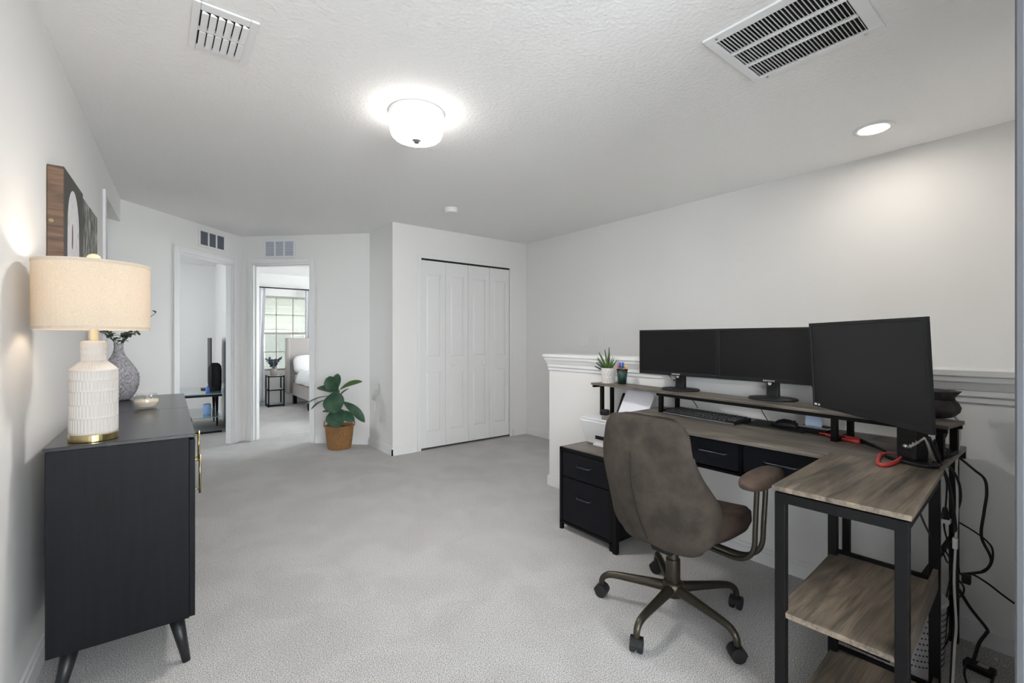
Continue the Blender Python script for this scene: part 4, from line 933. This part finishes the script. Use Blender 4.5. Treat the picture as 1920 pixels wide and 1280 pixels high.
cable('thick black cable falling from the large monitor along the post', [(1742, 820, 1.50), (1758, 858, 1.54), (1778, 905, 1.60), (1788, 960, 1.66), (1794, 1020, 1.66), (1793, 1090, 1.66), (1790, 1160, 1.64), (1786, 1230, 1.62), (1783, 1290, 1.60)], .0055)
cable('white cable running down the rear post to the floor', [(1786, 778, 1.80), (1797, 790, 1.77), (1800, 815, 1.75), (1795, 852, 1.72), (1793, 880, 1.70), (1795, 935, 1.68), (1793, 1000, 1.66), (1789, 1090, 1.64), (1793, 1170, 1.62), (1790, 1215, 1.58), (1786, 1290, 1.52)], .0040, M_wcable)
cable('black cable drooping from the bundle to the right wall edge', [(1802, 1076, 1.72), (1822, 1076, 1.72), (1850, 1092, 1.70), (1880, 1115, 1.68), (1902, 1131, 1.66)], .0035)
cable('black cord dropping diagonally to the adapter on the carpet', [(1798, 1105, 1.68), (1820, 1140, 1.70), (1850, 1178, 1.72), (1849, 1187, 1.71), (1836, 1205, 1.69), (1826, 1235, 1.66)], .0055)
cable('thin black cable crossing to the right below the desk top', [(1800, 980, 1.72), (1825, 995, 1.74), (1848, 1012, 1.75), (1861, 1030, 1.75), (1858, 1058, 1.74), (1838, 1072, 1.74)], .0032)
cable('thin black cable hanging left of the rear post', [(1768, 870, 1.66), (1775, 905, 1.68), (1773, 950, 1.68), (1770, 985, 1.70), (1778, 1020, 1.70), (1784, 1050, 1.70)], .0028)
cable('thin black cable curling at the bundle left of the post', [(1768, 1035, 1.68), (1775, 1052, 1.68), (1784, 1062, 1.68), (1780, 1090, 1.68), (1774, 1130, 1.67), (1782, 1165, 1.66), (1777, 1200, 1.65), (1766, 1215, 1.63)], .0026)
cable('second thin black cable curling at the bundle left of the post', [(1762, 1050, 1.66), (1768, 1030, 1.66), (1782, 1048, 1.67), (1790, 1075, 1.68), (1782, 1100, 1.68), (1777, 1150, 1.67), (1772, 1200, 1.65)], .0024)
cable('small black cable loop at the knotted bundle', [(1790, 1080, 1.66), (1806, 1098, 1.67), (1806, 1112, 1.67), (1796, 1119, 1.66), (1784, 1112, 1.66), (1780, 1098, 1.65)], .0030)
cable('black cable under the right edge of the return top', [(1723, 957, 1.30), (1735, 985, 1.40), (1747, 1010, 1.50), (1748, 1022, 1.56), (1768, 1035, 1.66)], .0030)
cable('thin black wire lying across the return top', [(1700, 857, 1.63), (1718, 857, 1.62), (1742, 862, 1.59), (1762, 872, 1.56), (1770, 886, 1.54), (1776, 912, 1.56)], .0022)
cable('thin wire behind the left monitor', [(1250, 700, 2.92), (1268, 716, 2.90)], .0022)
cable('thin wire behind the riser above the keyboard', [(1293, 743, 2.80), (1303, 756, 2.78), (1308, 764, 2.72)], .0022)
cable('thin wire from the middle monitor to the riser', [(1404, 712, 2.62), (1409, 722, 2.60), (1414, 737, 2.52)], .0022)
cable('thin mouse wire rising from the mouse to the riser', [(1424, 760, 2.46), (1430, 772, 2.45), (1437, 784, 2.43), (1443, 792, 2.36)], .0022)
cable('thin wire at the right of the middle monitor', [(1522, 722, 2.28), (1527, 733, 2.26), (1531, 744, 2.24)], .0022)
cable('thin black wire hanging under the riser by the inner right posts', [(1547, 772, 2.24), (1556, 787, 2.24), (1566, 796, 2.22), (1580, 798, 2.2), (1600, 790, 2.18), (1618, 783, 2.16)], .0020)
cable('black wire loop under the riser right end', [(1757, 795, 1.78), (1766, 800, 1.78), (1768, 812, 1.78), (1758, 822, 1.76), (1752, 824, 1.74)], .0022)
cable('black wire descending to the desk under the riser right end', [(1778, 800, 1.78), (1773, 818, 1.77), (1762, 832, 1.76), (1768, 838, 1.74), (1785, 846, 1.72), (1797, 857, 1.74)], .0028)
cable('grey cable hooked over the corner of the large monitor', [(1704, 838, 1.50), (1716, 833, 1.46), (1730, 823, 1.40), (1734, 822, 1.40), (1740, 836, 1.44), (1746, 856, 1.52), (1752, 864, 1.56)], .0030, M_clear)
t = thing('cable_connector', 'coiled silver connector on a grey cable beside the large monitor stand', 'connector', tuple(at(1702, 838, 1.50)))
obj('plug', MB().tube([at(1694, 834, 1.50), at(1706, 840, 1.50)], .006, 10), M_chrome, t, smooth=True)
obj('coil', MB().tube([at(1706+3*k, 836-1.5*k+(3 if k % 2 else -3), 1.49-.01*k) for k in range(6)], .0022, 6, smooth=3), M_clear, t, smooth=True)
t = thing('power_adapter', 'black plug in block hanging in the cables by the return leg', 'adapter', tuple(at(1772, 962, 1.70)))
c0 = at(1772, 962, 1.70)
obj('body', MB().frust((c0.x-.013, c0.y-.013, c0.x+.013, c0.y+.013), (c0.x-.006, c0.y-.006, c0.x+.006, c0.y+.006), c0.z-.02, c0.z+.022), M_blackplastic, t, bevel=.002)
obj('white_end', MB().box(c0.x-.015, c0.y-.015, c0.z-.034, c0.x+.015, c0.y+.015, c0.z-.02), M_whiteplastic, t, label='white end')
c0 = at(1812, 1085, 1.67)
tag(obj('plug', MB().box(c0.x-.012, c0.y-.012, c0.z-.016, c0.x+.012, c0.y+.012, c0.z+.016), M_blackplastic, bevel=.003), 'black plug at the knot of the cable bundle', 'plug')
c0 = at(1791, 1018, 1.655)
tag(obj('cable_label', MB().box(c0.x-.008, c0.y-.007, c0.z-.020, c0.x+.008, c0.y+.007, c0.z+.020), M_whiteplastic, bevel=.002), 'white tag wrapped on the white cable', 'cable tag')
# power supply brick on carpet
a_, b_ = on(1808, 1236, .02), on(1866, 1262, .02)
t = thing('power_brick', 'long black power brick on the carpet behind the desk', 'adapter', (a_.x, a_.y, 0), math.atan2(b_.y-a_.y, b_.x-a_.x))
L_ = (b_-a_).length
obj('body', MB().box(0, -.022, .001, L_, .022, .028), M_blackplastic, t, local=True, bevel=.006)
obj('rating_label', MB().box(L_*.45, -.012, .028, L_*.8, .012, .0286), M_clear, t, local=True, label='pale rating label')
cable('short black cord from the left end of the power brick', [(1812, 1240, 1.66), (1808, 1262, 1.62), (1816, 1290, 1.56)], .0035)
cable('short black cord from the right end of the power brick', [(1864, 1262, 1.63), (1860, 1278, 1.60), (1854, 1292, 1.58)], .0035)
# white perforated bin
bx_, by_ = 2.235, .435
t = thing('waste_bin', 'white perforated round bin on the carpet behind the return shelves', 'bin', (bx_, by_, 0))
M_bin = mat('white_bin_plastic', (214, 212, 214), .45)
obj('body', MB().lathe([(.086, 0), (.096, .008), (.099, .03), (.109, .262), (.114, .266), (.114, .274), (.106, .274), (.094, .02)], (bx_, by_, 0), 72), M_bin, t, smooth=True)
hl = MB()
for j in range(10):
    z = .05+j*.021; r = .0995+.013*(z-.03)/.31
    for i in range(60):
        a = 2*PI*(i+.5*(j % 2))/60; c = Vector((bx_+r*math.cos(a), by_+r*math.sin(a), z)); rr = Vector((math.cos(a), math.sin(a), 0)); tt = Vector((-math.sin(a), math.cos(a), 0))
        hl.cyl(c-rr*.002, c+rr*.0012, .0031, seg=6)
obj('perforation', hl, mat('bin_hole', (70, 68, 72), .9), t)
for o_ in t.children:
    if o_.name.startswith('perforation'): o_['kind'] = 'stuff'
# power strip behind lower shelf
a_ = Vector((2.05, .60, .0)); t = thing('power_strip', 'black power strip behind the lowest return shelf', 'power strip', (2.045, .50, 0), rad(90))
obj('body', MB().box(-.06, -.028, .085, .13, .022, .115), M_blackplastic, t, local=True, bevel=.004)
obj('switch', MB().box(.05, -.01, .115, .068, .006, .119), M_whiteplastic, t, local=True)
t.location.z = 0
# bits of paper on the carpet
for k, (px, py) in enumerate(((1842, 1213), (1867, 1236), (1884, 1249), (1808, 1218), (1826, 1208))):
    p = on(px, py, .008); a = k*1.3
    tag(obj('paper_scrap', MB().poly([(p.x+.008*math.cos(a+q_), p.y+.006*math.sin(a+q_), .010+.004*math.sin(q_*2)) for q_ in (0, 1.4, 2.7, 4.2)], (0, 0, .0006)), mat('paper', (230, 230, 236), .8)), ['white paper scrap near the diagonal cord end', 'white paper scrap just right of the power brick', 'white paper scrap farthest right by the baseboard', 'white paper scrap left of the diagonal cord', 'white paper scrap under the bend of the diagonal cord'][k], 'scrap', 'paper scraps on the carpet')

# ================================================================ OFFICE CHAIR (faces +X towards the desk)
HXc, HYc = 1.815, 1.155
t = thing('office_chair', 'taupe suede swivel office chair with bronze five-star base facing the desk', 'office chair', (HXc, HYc, 0))
NU, NV = 24, 26
def backpt(u, v):        # u -1..1 across (y), v 0..1 up
    z = .375+v*.515
    keys = [(0, .188), (.04, .212), (.1, .232), (.2, .243), (.3, .250), (.42, .248), (.55, .236), (.7, .218), (.85, .203), (.93, .197), (.97, .191), (1, .178)]
    for (a, wa), (b_, wb) in zip(keys, keys[1:]):
        if a <= v <= b_: w = wa+(wb-wa)*(v-a)/(b_-a); break
    wrap = .03+.12*math.exp(-((v-.32)/.28)**2)
    x = 1.615-.055*v-.03*math.sin(PI*v)+.03*(1-v)**4
    au = abs(u)
    return Vector((x+wrap*au**2.4, HYc-.02+w*math.sin(u*PI/2*.92)/math.sin(PI/2*.92), z-.02*(au**4)*(1 if v > .8 else -0.6 if v < .12 else 0)))
def shell_ring(v, k=1.0, vz=0.0):
    rear = []; front = []
    for j in range(NU+1):
        u = math.sin(PI/2*(-1+2*j/NU)); p = backpt(u*k, v); q = backpt(min(1, u*k+.02), v); p0 = backpt(max(-1, u*k-.02), v)
        tg = (q-p0); tg.z = 0; n_ = Vector((tg.y, -tg.x, 0)).normalized()
        if n_.x < 0: n_ = -n_
        th = .058*k*math.sqrt(max(0, 1-abs(u)**6))
        rear.append(p-n_*th*.30+Vector((0, 0, vz))); front.append(p+n_*th*.70+Vector((0, 0, vz)))
    return rear+front[1:-1][::-1]
def inset_ring(v, ins, vz):
    base_ = shell_ring(v); c = sum(base_, Vector())/len(base_); out = []
    for p in base_:
        d_ = p-c; d_.z = 0; L__ = max(d_.length, 1e-6); out.append(p-d_*min(1, ins/L__)*.9+Vector((0, 0, vz)))
    return out
RR = [inset_ring(0, .022, -.020), inset_ring(0, .010, -.014)]+[shell_ring(i/NV) for i in range(NV+1)]+[inset_ring(1, .006, .010), inset_ring(1, .016, .017), inset_ring(1, .024, .019)]
ob = obj('backrest', MB().rings(RR), M_suede, t, smooth=True, label='taupe suede backrest shell')
def rearpt(u, v, off):
    p = backpt(u, v); return Vector((p.x-off, p.y, p.z))
SE = MB().tube([rearpt(.12-.06*(k/12), .74-.72*k/12, .019) for k in range(13)], .0028, 6, smooth=3, rs=[.001]+[.0028]*12)
obj('seam', SE, M_softblack, ob, smooth=True, label='dark seam up the back')
# seat
SX, SY, SZc = 1.885, HYc-.01, .47
def seatring(k, z, dip=0):
    out = []
    for i in range(56):
        a = 2*PI*i/56; ca, sa = math.cos(a), math.sin(a); e = 2/3.2
        x = math.copysign(abs(ca)**e, ca)*.225*k; y = math.copysign(abs(sa)**e, sa)*.255*k
        out.append((SX+x, SY+y, z+.028*(abs(y)/.25)**2*(1 if dip else .6)+(-.03*max(0, x/.24)**3 if dip else 0)))
    return out
obj('seat', MB().rings([seatring(k, z-.025, d) for k, z, d in ((.55, .395, 0), (.80, .400, 0), (.95, .420, 0), (1, .450, 0), (.99, .485, 1), (.93, .503, 1), (.75, .508, 1), (.4, .500, 1), (.1, .497, 1))]), M_seatbrown, t, smooth=True, label='worn brown suede seat cushion')
obj('seat_plate', MB().box(HXc-.10, HYc-.09, .352, HXc+.12, HYc+.09, .378), M_blackplastic, t, bevel=.008)
obj('tilt_mechanism', MB().frust((HXc-.075, HYc-.035, HXc+.05, HYc+.06), (HXc-.10, HYc-.045, HXc+.08, HYc+.07), .285, .354), M_blackplastic, t, bevel=.006)
obj('column', MB().lathe([(.031, .12), (.031, .245), (.024, .25), (.024, .355)], (HXc, HYc, 0), 28), M_bronze, t, smooth=True, bevel=.001)
obj('hub', MB().lathe([(.030, .080), (.043, .088), (.047, .11), (.045, .14), (.034, .150)], (HXc, HYc, 0), 28), M_bronze, t, smooth=True)
obj('height_lever', MB().tube([(HXc-.02, HYc+.05, .335), (HXc-.04, HYc+.16, .315)], .005, 8).ball((HXc-.042, HYc+.17, .313), .012, .02, .008, seg=8), M_blackplastic, t, smooth=True)
feet = [(1.670, 1.455), (1.470, 1.100), (1.738, .825), (2.085, .995), (2.075, 1.42)]
for k, (fx, fy) in enumerate(feet):
    c = Vector((HXc, HYc, 0)); d = Vector((fx-HXc, fy-HYc, 0)); Lf = d.length; d.normalize(); n_ = Vector((-d.y, d.x, 0))
    end = c+d*(Lf-.012)
    sp_ = obj('base_spoke', MB().tube([c+d*.03+Vector((0, 0, .118)), c+d*(Lf*.45)+Vector((0, 0, .116)), end-d*.055+Vector((0, 0, .112)), end-d*.015+Vector((0, 0, .098)), end+Vector((0, 0, .075)), end+Vector((0, 0, .052))], .012, 14, smooth=5, rs=[.024, .019, .0155, .014, .013, .012]), M_bronze, t, smooth=True)
    w_ = d.cross(Vector((0, 0, 1))); cc = end+d*.012+Vector((0, 0, .029)); M = Matrix((( d.x, w_.x, 0), (d.y, w_.y, 0), (0, 0, 1)))
    yaw = rad((20, -60, 50, 100, 10)[k]); w2 = Vector((math.cos(yaw), math.sin(yaw), 0)); cc = end+Vector((0, 0, .028))
    cs_ = obj('caster', MB().cyl(cc-w2*.025, cc-w2*.006, .028, seg=24).cyl(cc+w2*.006, cc+w2*.025, .028, seg=24), M_softblack, sp_, bevel=.004, smooth=False)
    hd = w2.cross(Vector((0, 0, 1)))
    obj('caster_hood', MB().rings([[cc+w2*s_+Vector((0, 0, 1))*(.031*math.sin(a))+hd*(.031*math.cos(a)) for a in [PI*i/12 for i in range(13)]]+[cc+w2*s_+Vector((0, 0, 1))*(.024*math.sin(a))+hd*(.024*math.cos(a)) for a in [PI*(12-i)/12 for i in range(13)]] for s_ in (-.024, .024)]), M_blackplastic, sp_)
M_pad = mat('worn_brown_pad', (58, 50, 44), .7, rgb2=(96, 78, 66), vscale=12, bump=.3, bscale=300, dist=.001)  # lighter brown mottling paints highlights onto the pad
for sgn in (-1, 1):
    ay = HYc-.01+sgn*(.350 if sgn < 0 else .300)
    pad = obj('armrest_pad', MB().ball((1.855, ay, .680), .138, .052, .029, seg=14, n=2.7, M=Matrix.Rotation(rad(-3), 3, 'Y')), M_pad, t, smooth=True, label='worn brown suede armrest pad')
    for xo in (0, .075):
        obj('arm_tube', MB().tube([(1.815+xo, ay, .668), (1.808+xo, ay, .60), (1.798+xo*.95, ay, .50), (1.795+xo*.9, ay-sgn*.004, .42), (1.80+xo*.8, ay-sgn*.035, .375), (1.81+xo*.7, ay-sgn*.10, .352), (1.82+xo*.6, ay-sgn*.26, .356)], .0095, 12, smooth=5), M_bronze, pad, smooth=True, label='bent bronze arm tube')
